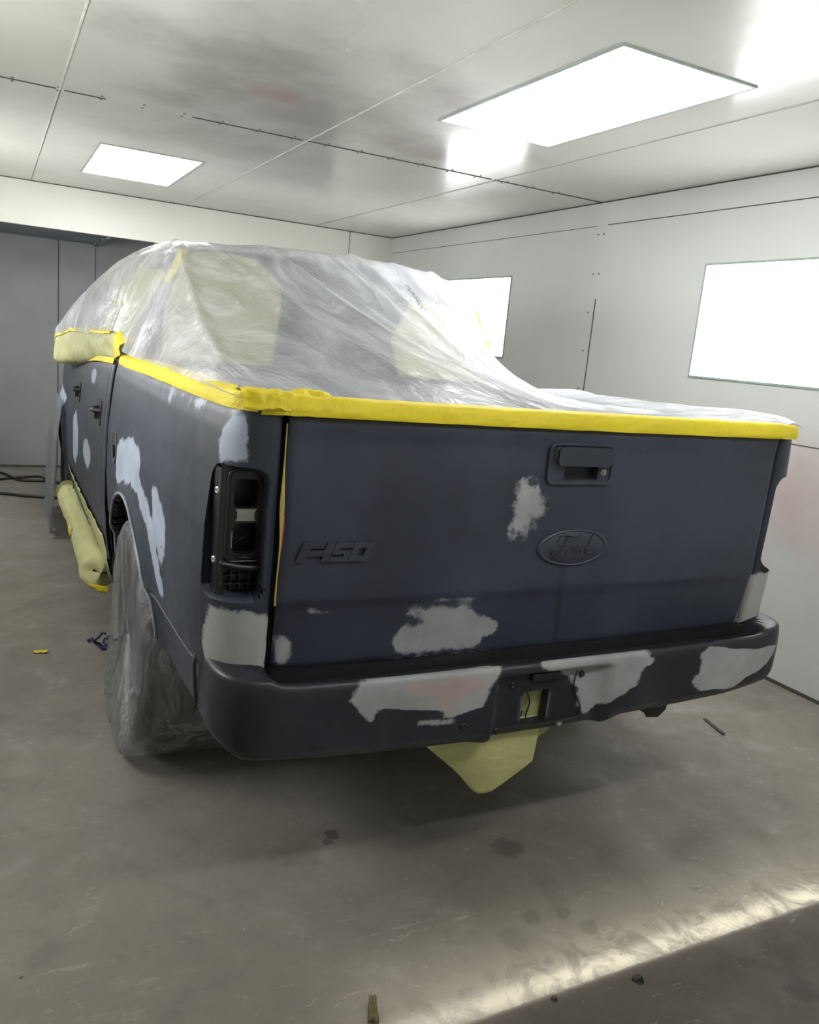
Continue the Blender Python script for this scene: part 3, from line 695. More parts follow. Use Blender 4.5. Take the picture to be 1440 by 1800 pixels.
for s in (1, -1):
    flank('cab_corner', s, GAP, 2.03, .50, 1.40, M_primer, nyy=6)
    rd = flank('rear_door', s, 2.036, 3.14, .50, 1.40, M_side)
    fd_ = flank('front_door', s, 3.148, 4.20, .50, 1.40, M_side)
    ff = flank('front_fender', s, 4.208, 5.8, .42, 1.40, M_side, [farch], 80)
    if s == 1:
        paint(rd, 'patch', [(1, [(162, 652), (168, 645), (170, 660), (166, 674), (161, 670)]), (1, [(147, 775), (153, 772), (159, 790), (158, 812), (154, 826), (149, 812), (145, 795)])])
        paint(fd_, 'patch', [(1, [(129, 730), (134, 722), (137, 755), (137, 795), (133, 815), (129, 800)])])
        paint(ff, 'patch', [(1, [(112, 690), (116, 668), (118, 700), (118, 740), (115, 770), (111, 740)])])
    else:
        for q in (rd, fd_, ff):
            at = q.data.attributes.new('patch', 'FLOAT', 'POINT'); at.data.foreach_set('value', [9.0]*len(q.data.vertices))
    for q in (rd, fd_, ff):
        for nm in ('grey', 'green'):
            at = q.data.attributes.new(nm, 'FLOAT', 'POINT'); at.data.foreach_set('value', [9.0]*len(q.data.vertices))
    for dr, y in ((rd, 2.25), (fd_, 3.34)):
        x = flank_x(y, 1.15); z = 1.135
        b = MB(); b.prism(rrect(y, z, .16, .115, .02), lambda a, c, d: (-s*(flank_x(a, c)+d), a, c), -.004, .004); h_ = b.build('handle_recess', M_black, dr)
        b = MB(); b.tube([(-s*(x+.0), y-.05, z+.01), (-s*(x+.03), y-.04, z+.012), (-s*(x+.034), y, z+.012), (-s*(x+.03), y+.04, z+.012), (-s*x, y+.05, z+.01)], .011, 8)
        b.box(min(-s*x, -s*(x+.025)), max(-s*x, -s*(x+.025)), y-.014, y+.012, z-.03, z+.03); b.build('door_handle', M_black, dr, True, angle=40)
    b = MB(); b.box(min(-s*.90, -s*.985), max(-s*.90, -s*.985), 2.0, 4.25, .36, .52); b.build('rocker_panel', M_primer, truck, bevel=.02)
    # dark door seams
    for y in (1.94, 2.033, 3.144, 4.204):
        b = MB(); b.add([(-s*(flank_x(y, z)-.02), y+dy, z) for z in lin(.52, 1.38, 12) for dy in (-.02, .02)], [(2*i, 2*i+1, 2*i+3, 2*i+2) for i in range(11)])
        b.build('door_seal', M_black, truck)
# ---- greenhouse: body loft through cross-sections (half widths and heights)
def cab_sec(y):
    zr = interp(y, [1.96, 1.99, 2.05, 2.3, 3.0, 3.5, 3.9, 4.1, 4.35, 4.62, 4.75], [1.885, 1.915, 1.935, 1.952, 1.965, 1.955, 1.925, 1.86, 1.68, 1.46, 1.38])
    hw = interp(y, [1.96, 2.0, 2.2, 3.6, 4.1, 4.75], [.70, .72, .735, .72, .70, .80])
    return zr, hw
def cab_pt(y, t):                      # t 0..1 left belt over roof to right belt
    zr, hw = cab_sec(y); zb = belt(y)-.01; bw = .93
    P = [(-bw, zb), (-bw+.02, zb+.06), (-(hw*.25+bw*.75)+.0, zb+(zr-zb)*.35), (-hw-.035, zb+(zr-zb)*.80), (-hw+.03, zr-.035), (-hw*.55, zr-.008), (0, zr+.004), (hw*.55, zr-.008), (hw-.03, zr-.035), (hw+.035, zb+(zr-zb)*.80), (hw*.25+bw*.75, zb+(zr-zb)*.35), (bw-.02, zb+.06), (bw, zb)]
    x, z = catm(P, t); return (x, y, z)
surf('cab_roof', lambda y, t: cab_pt(y, t), [1.96, 1.975, 1.99, 2.02, 2.06]+lin(2.12, 4.75, 60), lin(0, 1, 90), M_primer, truck)
# rear face of cab
def back_pt(t, k):
    x, y, z = cab_pt(1.96, t); zb = .78
    return (x*(1-k)+x*.0, 1.96-.012*math.sin(math.pi*min(1, k*3)), z*(1-k)+zb*k) if False else (x, 1.955-.008*ss(0, .1, k), z*(1-k)+(.78)*k)
surf('cab_back', back_pt, lin(0, 1, 60), lin(0, 1, 20), M_primer, truck)
b = MB(); b.prism(rrect(0, 1.655, 1.24, .38, .06), lambda a, c, d: (a, d, c), 1.938, 1.95); rw = b.build('rear_window', M_glass, truck)
b = MB(); ro = rrect(0, 1.655, 1.29, .43, .08); ri = rrect(0, 1.655, 1.23, .37, .055); n = len(ro)
b.add([(a, 1.944, c) for a, c in ro]+[(a, 1.930, c) for a, c in ro]+[(a, 1.930, c) for a, c in ri]+[(a, 1.944, c) for a, c in ri], [(i+k*n, (i+1) % n+k*n, (i+1) % n+(k+1)*n, i+(k+1)*n) for k in range(3) for i in range(n)])
b.build('window_seal', M_black, rw)
# side windows
def side_win(s, y0, y1, name):
    def fn(y, k):
        t = .10+.20*k; x, yy, z = cab_pt(y, t if s == 1 else 1-t); return (x-s*.004, yy, z)
    return surf(name, fn, lin(y0, y1, 16), lin(0, 1, 12), M_glass, truck)
for s in (1, -1):
    side_win(s, 2.16, 3.08, 'side_window'); side_win(s, 3.2, 4.0, 'side_window')
ws = surf('windshield', lambda y, t: tuple(Vector(cab_pt(y, t))+Vector((0, .004, .006))), lin(4.1, 4.66, 14), lin(.38, .62, 20), M_glass, truck)
# hood and nose
def hood_pt(x, y):
    w_ = flank_x(y, 1.2)-.01; z = belt(y)-.002+.035*(1-x*x)+.012*math.exp(-((abs(x)-.55)/.1)**2)
    return (x*(w_), y, z if y < 5.75 else z-.03)
surf('hood', hood_pt, lin(-1, 1, 40), lin(4.5, 5.8, 30), M_primer, truck)
surf('grille_panel', lambda x, z: (x*.745, 5.80+.07*(1-x*x), z), lin(-1, 1, 24), lin(.75, 1.13, 8), M_primer, truck)
surf('front_bumper', lambda x, z: (x*.9, 5.76+.14*(1-abs(x)**3)+.02*math.sin((z-.45)/.3*3.1), z), lin(-1, 1, 40), lin(.45, .75, 10), M_primer, truck)
# ---- bed interior
b = MB(); b.box(-.83, .83, .09, 1.92, .84, .86); b.box(-.85, -.80, .09, 1.92, .86, 1.38); b.box(.80, .85, .09, 1.92, .86, 1.38); b.box(-.85, .85, 1.89, 1.92, .84, 1.38)
b.box(-.83, -.58, .80, 1.65, .86, 1.06); b.box(.58, .83, .80, 1.65, .86, 1.06); b.build('bed_liner', simple('bed_grey_paint', (120, 122, 126), .6), truck)
for s in (1, -1):
    surf('bed_rail', lambda u, k: tuple(Vector(side_pt(u, ZT, 0, s))+Vector((s*interp(k, [0, .5, 1], [0, .05, .15])*ss(0, .2, u)+0, 0, interp(k, [0, .15, .5, 1], [0, .010, .014, .0]))) if True else 0), lin(.12, LT, 60), lin(0, 1, 8), M_primer, truck)
# ---- wheel wells, frame, axles
for yy in (WY, 4.82):
    for s in (1, -1):
        b = MB(); A_ = lin(math.radians(18), math.radians(162), 34)
        b.add([(-s*(.975-h), yy+.535*math.cos(a), WZ+.535*math.sin(a)) for a in A_ for h in (0, .38)], [(2*i, 2*i+2, 2*i+3, 2*i+1) for i in range(33)])
        b.add([(-s*.60, yy+.54*math.cos(a), WZ+.54*math.sin(a)) for a in A_], [tuple(range(34))])
        b.build('wheel_well', M_under, truck)
b = MB(); b.box(-.50, -.42, .1, 5.6, .50, .64); b.box(.42, .50, .1, 5.6, .50, .64); b.tube([(-.8, WY, .42), (-.2, WY, .42), (-.12, WY, .42), (.12, WY, .42), (.2, WY, .42), (.8, WY, .42)], [.045, .05, .14, .14, .05, .045], 16)
b.tube([(-.8, 4.82, .42), (.8, 4.82, .42)], .04); b.box(-.95, .95, 2.1, 4.3, .50, .56); b.build('chassis', M_under, truck)
b = MB(); b.tube([(.55, 3.4, .45), (.55, 1.9, .45), (.62, 1.0, .55), (.72, .55, .48)], .035, 14); b.build('exhaust_pipe', M_under, truck, True)
b = MB()
b.lathe([(.12, .02), (.33, .0), (.36, .04), (.36, .18), (.33, .22), (.12, .2)], lambda a, r, h: (r*math.cos(a), .62+r*math.sin(a), .56+h), 40); b.build('spare_tyre', M_rub, truck, True)

# ---- wheels
def make_wheel(s, y):
    e = bpy.data.objects.new('wheel', None); link(e, truck); e.location = (-s*.865, y, .415); e.rotation_euler = (0, 0, 0 if s == 1 else math.pi)
    t = MB(); pr = [(.235, .115), (.26, .132), (.33, .142), (.385, .135), (.405, .118), (.413, .10), (.405, .062), (.414, .058), (.415, .03), (.405, .026), (.405, .018), (.415, .014), (.415, -.014), (.405, -.018), (.405, -.026), (.415, -.03), (.414, -.058), (.405, -.062), (.413, -.10), (.405, -.118), (.385, -.135), (.33, -.142), (.26, -.132), (.235, -.115)]
    t.lathe(pr, lambda a, r, h: (-h, r*math.cos(a), r*math.sin(a)), 72); ty = t.build('tyre', M_rub, e, True, angle=50)
    rm = MB(); rm.lathe([(.238, .118), (.225, .11), (.215, .05), (.21, -.1), (.235, -.118)], lambda a, r, h: (-h, r*math.cos(a), r*math.sin(a)), 48)
    rm.lathe([(0, .075), (.045, .075), (.06, .06), (.06, .03)], lambda a, r, h: (-h, r*math.cos(a), r*math.sin(a)), 24)
    for k in range(6):
        a = k*math.pi/3; ca, sa = math.cos(a), math.sin(a)
        q = [(.05, -.03), (.22, -.045), (.22, .045), (.05, .03)]
        rm.prism(q, lambda p_, c_, d: (-d, p_*ca-c_*sa, p_*sa+c_*ca), .045, .07)
    rm.build('rim', M_rim, e, True, angle=35)
    return e
wheels = [make_wheel(s, y) for y in (WY, 4.82) for s in (1, -1)]

# ------------------------------------------------------------------ plastic sheeting over cab and bed
ST = [  # y, [(x, z) ...] left to right
 (.012, [(-.955, 1.425), (-.72, 1.428), (-.47, 1.43), (-.2, 1.43), (.06, 1.428), (.32, 1.424), (.58, 1.422), (.80, 1.425), (.90, 1.44), (.955, 1.425)]),
 (.10, [(-.965, 1.427), (-.72, 1.437), (-.47, 1.442), (-.2, 1.442), (.06, 1.436), (.32, 1.425), (.58, 1.42), (.82, 1.43), (.93, 1.460), (.985, 1.425)]),
 (.40, [(-.965, 1.43), (-.74, 1.49), (-.48, 1.51), (-.2, 1.50), (.06, 1.45), (.32, 1.405), (.58, 1.395), (.82, 1.415), (.93, 1.457), (.985, 1.415)]),
 (.90, [(-.965, 1.43), (-.76, 1.60), (-.50, 1.63), (-.2, 1.61), (.08, 1.55), (.34, 1.46), (.60, 1.40), (.82, 1.405), (.92, 1.44), (.98, 1.41)]),
 (1.35, [(-.965, 1.43), (-.80, 1.70), (-.52, 1.755), (-.2, 1.745), (.10, 1.70), (.38, 1.62), (.62, 1.49), (.82, 1.405), (.92, 1.43), (.98, 1.41)]),
 (1.72, [(-.965, 1.43), (-.82, 1.80), (-.54, 1.875), (-.2, 1.885), (.12, 1.86), (.42, 1.80), (.66, 1.67), (.82, 1.46), (.92, 1.42), (.98, 1.41)]),
 (1.99, [(-.97, 1.44), (-.80, 1.86), (-.60, 1.935), (-.2, 1.965), (.16, 1.967), (.48, 1.945), (.70, 1.895), (.80, 1.72), (.91, 1.52), (.965, 1.40)]),
 (2.5, [(-1.0, 1.47), (-.91, 1.80), (-.66, 1.955), (-.2, 1.985), (.16, 1.985), (.48, 1.965), (.72, 1.925), (.83, 1.72), (.93, 1.50), (.985, 1.38)]),
 (3.2, [(-1.055, 1.48), (-.98, 1.70), (-.69, 1.945), (-.2, 1.985), (.16, 1.985), (.48, 1.965), (.72, 1.92), (.83, 1.72), (.95, 1.48), (1.0, 1.35)]),
 (3.8, [(-1.10, 1.44), (-1.05, 1.56), (-.72, 1.90), (-.2, 1.95), (.16, 1.95), (.48, 1.93), (.72, 1.87), (.86, 1.66), (1.0, 1.46), (1.08, 1.3)]),
 (4.25, [(-1.11, 1.40), (-1.06, 1.48), (-.74, 1.72), (-.2, 1.80), (.16, 1.80), (.48, 1.78), (.74, 1.70), (.88, 1.56), (1.02, 1.44), (1.1, 1.25)]),
 (4.85, [(-1.05, 1.28), (-1.0, 1.34), (-.76, 1.42), (-.2, 1.46), (.16, 1.46), (.48, 1.45), (.76, 1.42), (.9, 1.37), (1.0, 1.30), (1.05, 1.15)])]
YS = [s_[0] for s_ in ST]
def sheet_base(a, b_):
    """a 0..1 across, b_ 0..1 along"""
    rows = []
    P3 = [[(x, s_[0], z) for x, z in s_[1]] for s_ in ST]
    cols = [catm(r, a) for r in P3]
    return catm(cols, b_)
# folds: (x0,y0)->(x1,y1) ridges, height, width
FOLD = [((-.74, 1.99), (-.86, .55), .022, .018), ((-.62, 1.98), (-.35, .1), .012, .02), ((-.38, 1.98), (-.05, .35), .020, .016), ((.02, 1.98), (.35, .25), -.022, .03), ((.08, 1.98), (.42, .22), .024, .02), ((.30, 1.98), (.62, .35), .018, .018), ((.52, 1.98), (.80, .55), .024, .02), ((.66, 1.98), (.95, 1.1), .02, .02),
        ((-.70, 2.1), (-1.08, 3.6), .02, .02), ((-.74, 2.0), (-.99, 2.25), .02, .015), ((-.70, 2.4), (-1.1, 4.0), .02, .02), ((-.66, 2.9), (-1.0, 4.2), .015, .02)]
def sheet_pt(a, b_):
    x, y, z = sheet_base(a, b_); P = Vector((x, y, z))
    e = 2e-3; da = Vector(sheet_base(min(a+e, 1), b_))-Vector(sheet_base(max(a-e, 0), b_)); db = Vector(sheet_base(a, min(b_+e, 1)))-Vector(sheet_base(a, max(b_-e, 0)))
    n_ = da.cross(db); n_ = n_.normalized() if n_.length > 1e-9 else Vector((0, 0, 1))
    edge = min(1, a/.06, (1-a)/.05, b_/.06)
    h = .010*fbm(x*2.2+y*.9, y*.7, z*1, 2)+.006*fbm(x*11+y*3, y*2, z*3, 4)
    for (ax, ay), (bx, by), hh, ww in FOLD:
        ex_, ey_ = bx-ax, by-ay; L2 = ex_*ex_+ey_*ey_; t = ((x-ax)*ex_+(y-ay)*ey_)/L2
        tc = min(1, max(0, t)); d = math.hypot(x-ax-tc*ex_, y-ay-tc*ey_)+.008*fbm(t*9, ax*7, 0, 2)
        h += hh*math.exp(-(d/ww)**2)*(.5+.5*math.sin(math.pi*min(1, max(0, tc*.9+.08))))
    return tuple(P+n_*(h*edge))
sheet = surf('plastic_sheet', sheet_pt, lin(0, 1, 300), lin(0, 1, 260), M_film, None)
sheet.rotation_euler = (0, 0, TY)
tag(sheet, 'clear wrinkled plastic sheet draped over the truck cab and bed', 'plastic sheet')
# printed dots of illegible ink running down the film
b = MB()
inv = {}
gv = [(u, v) for u in lin(.5, .72, 90) for v in lin(.10, .55, 180)]
G = np.array([sheet_base(u, v) for u, v in gv]); GW = np.array([T(g_) for g_ in G])-np.array(CP)
gd = GW@np.array(_f); gx = 720+FPX*(GW@np.array(RI))/gd; gy = 900-FPX*(GW@np.array(UP))/gd
def sheet_uv(px, py): return gv[int(np.argmin((gx-px)**2+(gy-py)**2))]
ua, va = sheet_uv(640, 536); ub, vb = sheet_uv(684, 586)
rnd = random.Random(3)
for k in range(19):
    t = k/18; u = ua+(ub-ua)*t; v_ = va+(vb-va)*t
    P = Vector(sheet_pt(u, v_)); D = (Vector(sheet_pt(u+(ub-ua)*.02, v_+(vb-va)*.02))-P).normalized(); A = Vector(sheet_pt(u+.004, v_))-P; A = (A-D*A.dot(D)).normalized(); Nn = D.cross(A); Nn = Nn if Nn.y < 0 else -Nn
    for q in range(4):
        o1 = A*rnd.uniform(-.014, .014)+D*rnd.uniform(-.004, .004); dr = (A if rnd.random() < .5 else D)*rnd.uniform(.004, .009)
        b.tube([P+o1+Nn*.004, P+o1+dr+Nn*.004], .0012, 5)
ink = b.build('printed_ink', simple('faint_ink', (105, 108, 112), .7), sheet)

# ------------------------------------------------------------------ masking paper and tape
def strip_thing(name, label, cat, pts_top, pts_bot, m, crumple=.004, n=80, rows=8, group=None, rot=True, inner=None, seed=0, sag=0, thick=.0015):
    def fn(a, k):
        t = Vector(catm(pts_top, a)); q = Vector(catm(pts_bot, a)); P = t.lerp(q, k)
        c = crumple*(fbm(P.x*16+seed, P.y*9, P.z*16, 3)); bul = sag*math.sin(math.pi*k)
        d = (q-t).cross(Vector(catm(pts_top, min(1, a+.02)))-Vector(catm(pts_top, max(0, a-.02)))); d = d.normalized() if d.length > 1e-9 else Vector((0, 0, 1))
        return tuple(P+d*(c+bul))
    o = surf(name, fn, lin(0, 1, n), lin(0, 1, rows), m, None); o.rotation_euler = (0, 0, TY)
    if thick: mo = o.modifiers.new('thick', 'SOLIDIFY'); mo.thickness = thick; mo.offset = 0
    return tag(o, label, cat, group)
# tape along the tailgate top: face, rolled over the edge
def tape_gate(x, k):
    prof = [(-.022, 1.390), (-.024, 1.400), (-.023, 1.415), (-.018, 1.430), (-.004, 1.436), (.03, 1.437), (.07, 1.432)]
    y, z = catm([(a, c) for a, c in prof], k); cr = -.026*(1-(x/.9)**2)
    end = .016*ss(.80, .90, abs(x)); lumps = .003*fbm(x*9, k*3, 0, 3)+.007*ss(.60, .85, -x)*abs(fbm(x*22, k*4, 3, 3))
    rnd_ = .03*ss(.78, .93, abs(x))**1.2
    return (x, y+cr+rnd_-lumps, z-end*.2+lumps*.5)
t1 = surf('masking_tape', tape_gate, lin(-.90, .925, 160), lin(0, 1, 14), M_tape, None); t1.rotation_euler = (0, 0, TY)
tag(t1, 'yellow masking tape strip folded over the top edge of the tailgate', 'tape')
def tape_rail(sg):
    def f(y, k):
        u = .16+ (LT-.16)*y
        P = Vector(side_pt(u, 1.392, -.004, sg)); 
        d = catm([(0, 0), (.000, .014), (sg*.004, .028), (sg*.012, .038), (sg*.035, .044), (sg*.07, .044)], k)
        if u < .26: pass
        zz = -.012*ss(.5, 1.0, y)
        return (P.x+d[0]*ss(.02, .15, y)+.0015*fbm(P.y*8, k*3, 1), P.y, P.z+d[1]+zz+.002*fbm(P.y*6, k, 5, 2))
    return f
t2 = surf('masking_tape', tape_rail(1), lin(0, 1, 140), lin(0, 1, 12), M_tape, None); t2.rotation_euler = (0, 0, TY)
tag(t2, 'yellow masking tape strip along the top of the left bed side', 'tape')
# bunched tape at the left rear corner
def knot(a, k):
    x = -.94+.21*a; th_ = math.pi*(.95*k+.02)
    y = .018-.045*math.cos(th_)*(.9)+(.035*(1-ss(0, .3, a))); z = 1.398+.048*math.sin(th_)
    c = .016*fbm(x*13, k*2.5, 2, 3)+.004*fbm(x*40, k*5, 2, 2)
    return (x, y-c*.7, z+c)
t3 = surf('masking_tape', knot, lin(0, 1, 60), lin(0, 1, 24), M_tape, None); t3.rotation_euler = (0, 0, TY)
tag(t3, 'crumpled lump of yellow tape at the left rear corner of the bed', 'tape')
# tape in the gap between tailgate and left corner
strip_thing('masking_tape', 'narrow yellow tape sliver hanging in the gap beside the tailgate', 'tape',
            [(-.8385, .0, 1.37), (-.840, -.0, 1.27), (-.846, -.008, 1.17), (-.842, -.010, 1.09), (-.842, -.003, 1.0), (-.843, .002, .92)],
            [(-.8355, .0, 1.37), (-.836, -.0, 1.27), (-.8345, -.010, 1.17), (-.8365, -.010, 1.09), (-.8385, -.003, 1.0), (-.837, .002, .92)], simple('faded_tape', (165, 146, 72), .6), .002, rows=4)
b = MB(); b.tube([(-.8345, -.010, 1.15), (-.8345, -.012, 1.11), (-.8355, -.010, 1.07)], .0014, 6)
o = b.build('plastic_thread', simple('red_thread', (190, 60, 70), .5), None, True); o.rotation_euler = (0, 0, TY); tag(o, 'thin red edge showing in the tailgate gap beside the yellow tape', 'thread')

# paper wrap along door windows and folded mirror
def wrap_pt(a, k):
    # a: 0 rear .. 1 front ; k around section, starting at the belt, outward, up and in
    y = 1.93+2.27*a
    xo = interp(y, [1.9, 2.3, 3.0, 3.6, 4.0, 4.15, 4.2], [.965, .985, 1.03, 1.085, 1.115, 1.10, 1.04])
    zb = interp(y, [1.9, 2.6, 3.2, 3.9, 4.2], [1.405, 1.37, 1.31, 1.255, 1.27]); zt = interp(y, [1.9, 2.1, 3.4, 4.0, 4.2], [1.47, 1.515, 1.495, 1.43, 1.42])
    P = [(-.95, zb+.03), (-.975, zb), (-xo, zb+.012), (-xo-.006, (zb+zt)/2), (-xo+.004, zt-.012), (-xo+.03, zt), (-.90, zt+.02)]
    x, z = catm(P, k); c = .010*fbm(y*5, k*4, 9, 3)
    return (x-c, y, z+c*.6)
wr = surf('masking_paper', wrap_pt, lin(0, 1, 110), lin(0, 1, 30), M_paper, None); wr.rotation_euler = (0, 0, TY)
tag(wr, 'pale green paper wrapped over the side mirror and along the left door windows', 'masking paper')
def on_wrap(k0, k1, a0, a1, name, label, off=.006):
    def f(a, k):
        aa = a0+(a1-a0)*a; kk = k0+(k1-k0)*k; P = Vector(wrap_pt(aa, kk)); return (P.x-off, P.y-off*.5, P.z+off*.6)
    o = surf(name, f, lin(0, 1, 50), lin(0, 1, 8), M_tape, None); o.rotation_euler = (0, 0, TY); return tag(o, label, 'tape')
on_wrap(.64, .84, .12, .99, 'masking_tape', 'yellow tape strip along the upper edge of the wrapped mirror paper')
on_wrap(.08, .84, -.0, .07, 'masking_tape', 'short upright yellow tape piece at the rear end of the mirror paper')
strip_thing('masking_tape', 'thin pale yellow tape under the paper along the left door tops', 'tape',
            [(-.992, 1.96, 1.405), (-1.0, 2.5, 1.385), (-1.003, 3.1, 1.34), (-1.0, 3.5, 1.32)], [(-.997, 1.96, 1.378), (-1.006, 2.5, 1.36), (-1.01, 3.1, 1.325), (-1.01, 3.5, 1.31)], M_tape, .003)
# paper on rear glass (left half), on rear-left side glass, on the right quarter
def sheet_paper(name, label, pts, y, m=M_paper, seed=0, par=None):
    """flat paper cut to an outline, lying just behind y on the cab back, faintly buckled"""
    xs = [p_[0] for p_ in pts]; zs = [p_[1] for p_ in pts]
    sdp = lambda u, v_: -float(poly_sd(pts, np.array([u]), np.array([v_]))[0])
    o = surf(name, lambda x, z: (x, y-.006-.006*fbm(x*4+seed, z*4, seed, 3), z), lin(min(xs)-.001, max(xs)+.001, 34), lin(min(zs)-.001, max(zs)+.001, 26), m, None, [sdp])
    o.rotation_euler = (0, 0, TY); return tag(o, label, 'masking paper')
sheet_paper('masking_paper', 'pale green masking paper taped over the left half of the rear window', [(-.72, 1.88), (-.55, 1.90), (-.40, 1.895), (-.28, 1.80), (-.27, 1.70), (-.30, 1.42), (-.80, 1.42), (-.80, 1.6)], 1.925)
sheet_paper('masking_paper', 'pale green masking paper on the right part of the cab back', [(.40, 1.80), (.55, 1.785), (.79, 1.775), (.86, 1.6), (.90, 1.42), (.36, 1.42), (.30, 1.6)], 1.925, seed=4)
def swin(a, k):
    y = 1.99+1.2*a; t = .07+.17*k; x, yy, z = cab_pt(y, t); return (x-.016-.004*fbm(y*4, k*3), yy, z)
o = surf('masking_paper', swin, lin(0, 1, 40), lin(0, 1, 16), M_paper, None); o.rotation_euler = (0, 0, TY); tag(o, 'pale green masking paper covering the left rear door window under the plastic', 'masking paper')
def swr(a, k):
    y = 1.99+2.0*a; t = 1-(.05+.20*k); x, yy, z = cab_pt(y, t); return (x+.012, yy, z)
o = surf('masking_paper', swr, lin(0, 1, 40), lin(0, 1, 16), M_paper, None); o.rotation_euler = (0, 0, TY); tag(o, 'pale green masking paper covering the right side windows under the plastic', 'masking paper')
strip_thing('masking_tape', 'yellow tape running down the left rear cab pillar under the plastic', 'tape', [(-.735, 1.94, 1.895), (-.765, 1.94, 1.82), (-.80, 1.94, 1.75)], [(-.70, 1.915, 1.885), (-.735, 1.915, 1.81), (-.775, 1.915, 1.745)], M_tape, .002, 30, 5)
strip_thing('masking_tape', 'short slanted yellow tape tab on the left rear window paper', 'tape', [(-.83, 2.12, 1.66), (-.81, 1.97, 1.73)], [(-.84, 2.10, 1.625), (-.825, 1.96, 1.695)], M_tape, .002, 20, 4)
strip_thing('masking_tape', 'yellow tape showing at the right edge of the cab under the plastic', 'tape', [(.868, 1.925, 1.64), (.905, 1.925, 1.55), (.935, 1.925, 1.46)], [(.835, 1.91, 1.62), (.872, 1.91, 1.54), (.90, 1.91, 1.45)], M_tape, .003, 30, 5)

# paper wrapped round the running board
def board_pt(a, k):
    y = 2.25+2.20*a; t = 2*math.pi*k; r = .078+.006*math.sin(a*9)+.010*fbm(y*3, math.cos(t)*1.2, math.sin(t)*1.2, 3)+.012*(1-ss(0, .12, a))+.012*ss(.9, 1, a)
    r *= ss(-.008, .016, a)**.5*ss(-.008, .016, 1-a)**.5 if 0 < a < 1 else .02
    cap = 1 if .0 < a < 1 else 1
    x = -1.005+.012*a; z = .345-.03*a
    return (x-1.02*r*math.cos(t)*1.0, y+.02*math.sin(t*2+1)*(1-ss(0, .05, a)), z+.95*r*math.sin(t))
bw = surf('masking_paper', board_pt, [0, .003, .008]+lin(.016, .984, 110)+[.992, .997, 1], lin(0, 1, 49), M_paper, None); bw.rotation_euler = (0, 0, TY)
tag(bw, 'pale green paper bundle wrapped round the left running board', 'masking paper')
b = MB(); b.box(-1.04, -.93, 2.27, 4.42, .33, .37); b.box(-.99, -.80, 2.5, 2.56, .34, .46); b.box(-.99, -.80, 4.1, 4.16, .36, .48); b.build('running_board', M_black, truck, bevel=.01)
strip_thing('masking_paper', 'narrow pale green paper strip along the bottom of the left doors', 'masking paper', [(-1.026, 1.99, .60), (-1.028, 2.6, .59), (-1.028, 3.3, .58), (-1.028, 4.1, .575)], [(-.985, 1.99, .40), (-.985, 2.6, .42), (-.985, 3.3, .44), (-.985, 4.1, .46)], M_paper, .008)
strip_thing('masking_tape', 'small yellow tape piece on the paper-wrapped running board', 'tape', [(-1.083, 3.02, .385), (-1.087, 3.12, .38)], [(-1.088, 3.02, .335), (-1.09, 3.14, .345)], M_tape, .002, 12, 5)
strip_thing('masking_tape', 'yellow tape under the rear end of the wrapped running board', 'tape', [(-1.06, 2.235, .30), (-.97, 2.235, .28)], [(-1.0, 2.24, .245), (-.97, 2.235, .25)], M_tape, .003, 12, 5)

# hanging paper under the bumper, folded like a big pouch
def pouch(a, k):
    # a across, k down
    top = [(-.375, -.0, .545), (-.25, -.03, .545), (-.12, -.04, .55), (-.022, -.045, .55)]
    bot = [(-.372, .01, .475), (-.27, .0, .385), (-.205, -.012, .315), (-.17, -.018, .306), (-.13, -.022, .318), (-.022, -.035, .395)]
    P = Vector(catm(top, a)).lerp(Vector(catm(bot, a)), k)
    return tuple(P+Vector((0, -.012*math.sin(math.pi*k)*math.sin(math.pi*a)+.004*fbm(P.x*7, P.z*7), 0)))
po = surf('masking_paper', pouch, lin(0, 1, 50), lin(0, 1, 30), M_paper, None); po.rotation_euler = (0, 0, TY)
po.modifiers.new('s', 'SOLIDIFY').thickness = .0015
tag(po, 'large pale green paper flap hanging pointed below the middle of the bumper', 'masking paper')
strip_thing('masking_paper', 'pale green folded paper seen through the square hole in the bumper', 'masking paper', [(-.20, -.02, .70), (-.10, -.035, .70), (-.075, -.02, .70), (-.04, -.04, .70), (.04, -.015, .70)], [(-.20, -.01, .50), (-.12, -.03, .50), (-.08, -.015, .50), (-.045, -.035, .50), (.04, -.01, .50)], M_paper, .006)
strip_thing('masking_paper', 'small curled corner of pale paper beside the hanging flap', 'masking paper', [(-.02, .06, .50), (.03, .08, .50), (.10, .10, .50), (.20, .12, .49)], [(-.02, .05, .41), (.03, .06, .395), (.10, .08, .415), (.19, .12, .47)], M_paper, .008, sag=-.03)
strip_thing('masking_paper', 'small pale green paper bundle under the right side of the bumper', 'masking paper', [(.62, .40, .42), (.70, .40, .42), (.80, .42, .42), (.90, .45, .41)], [(.64, .42, .36), (.72, .42, .325), (.80, .45, .32), (.89, .48, .35)], M_paper, .014, sag=-.02)

